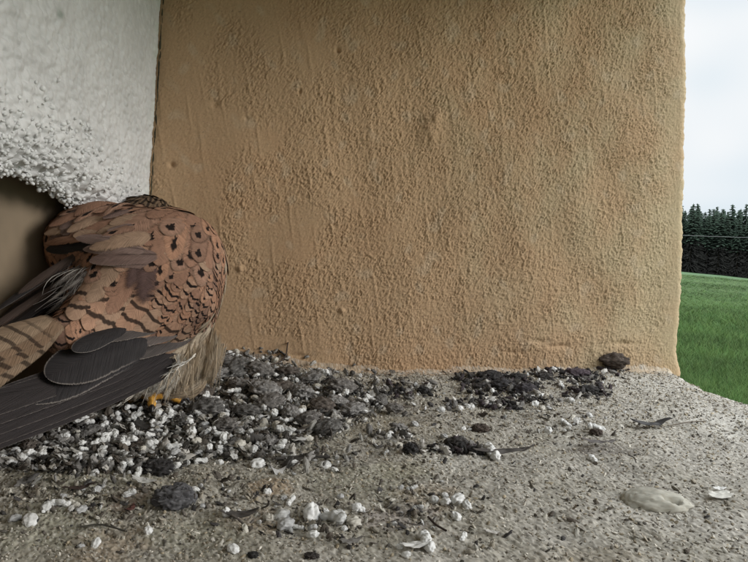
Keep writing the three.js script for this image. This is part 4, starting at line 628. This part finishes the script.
const inPileSpot = () => { for (;;) { const x = -10 + drnd() * 420, y = 346 + drnd() * 140; if (drnd() < Math.max(0, spread(x, y) - 0.1)) return floorHit(x, y).add(V(0, 0.004 * drnd(), 0)); } };
const anySpot = () => { for (;;) { const z = -0.60 + 0.42 * drnd(), x = -0.29 + 0.60 * drnd(); if (z > wallZ(x) + 0.004 && x < sillEdge(z) - 0.008) return V(x, floorBase(x, z), z); } };
const clusterSpot = () => { for (;;) { const x = drnd() * 740, y = 360 + drnd() * 196, s = spread(x, y); if (drnd() < s && onSill(x, y)) return floorHit(x, y); } };
sprinkle('crumbs', 'dark grey crumbs and dust heaped beside the bird', lumpGeo(610, 1, 0.45, 0.7, 0.55, 1, 1.9), 2900, inst, inPileSpot, () => 0.0008 + 0.0026 * drnd() ** 2, [[0.09, 0.085, 0.08], [0.16, 0.15, 0.14], [0.28, 0.27, 0.25], [0.10, 0.085, 0.07], [0.50, 0.49, 0.47], [0.22, 0.21, 0.20], [0.06, 0.055, 0.05], [0.36, 0.34, 0.31]], () => 0.4);
sprinkle('fine_debris', 'fine dark and pale bits scattered over the sill', lumpGeo(611, 1, 0.3, 0.55, 0.5, 1, 1.8), 5200, inst, clusterSpot, () => 0.0006 + 0.0016 * drnd() ** 2, [DK, [0.12, 0.105, 0.09], [0.22, 0.20, 0.165], [0.45, 0.43, 0.38], [0.30, 0.27, 0.22], [0.09, 0.075, 0.06]], () => 0.3);
sprinkle('grit', 'sand grains and grit bedded in the surface of the sill', lumpGeo(612, 1, 0.5, 0.7, 0.4, 1, 1.6), 42000, inst, anySpot, (p) => (0.00034 + 0.0008 * drnd() ** 3) * lerp(0.9, 1.15, sstep(-0.3, -0.5, p.z)), [[0.36, 0.32, 0.26], [0.42, 0.39, 0.33], [0.25, 0.22, 0.18], [0.12, 0.11, 0.095], [0.55, 0.52, 0.46], [0.33, 0.28, 0.20]], () => 0.25);
{
  const C = [[497, 385, 26, 9, 5], [525, 391, 18, 7, 2], [578, 378, 24, 6, 2], [590, 392, 20, 6, 1.4], [548, 372, 30, 5, 1.6], [455, 450, 26, 6, 1.5], [500, 404, 50, 6, 2], [395, 392, 40, 8, 2], [612, 371, 16, 4, 0.8], [470, 378, 16, 6, 1]], tot = C.reduce((a, c) => a + c[4], 0);
  const spot = () => { for (;;) { let r = drnd() * tot, k = 0; while (r > C[k][4]) r -= C[k++][4]; const [x, y, a, b] = C[k], g = () => (drnd() + drnd() + drnd() - 1.5) * 1.1, X = x + a * g(), Y = y + b * g(); if (onSill(X, Y)) return floorHit(X, Y).add(V(0, 0.002 * drnd(), 0)); } };
  sprinkle('dark_crumbs', 'black and grey crumbs strewn along the foot of the wall', lumpGeo(613, 1, 0.5, 0.65, 0.5, 1, 1.8), 1500, inst, spot, () => 0.0008 + 0.0028 * drnd() ** 2.5, [BLK, DK, DK2, [0.2, 0.19, 0.18], [0.5, 0.48, 0.45], [0.05, 0.038, 0.042]], () => 0.35);
}
renderer.render(scene, camera);
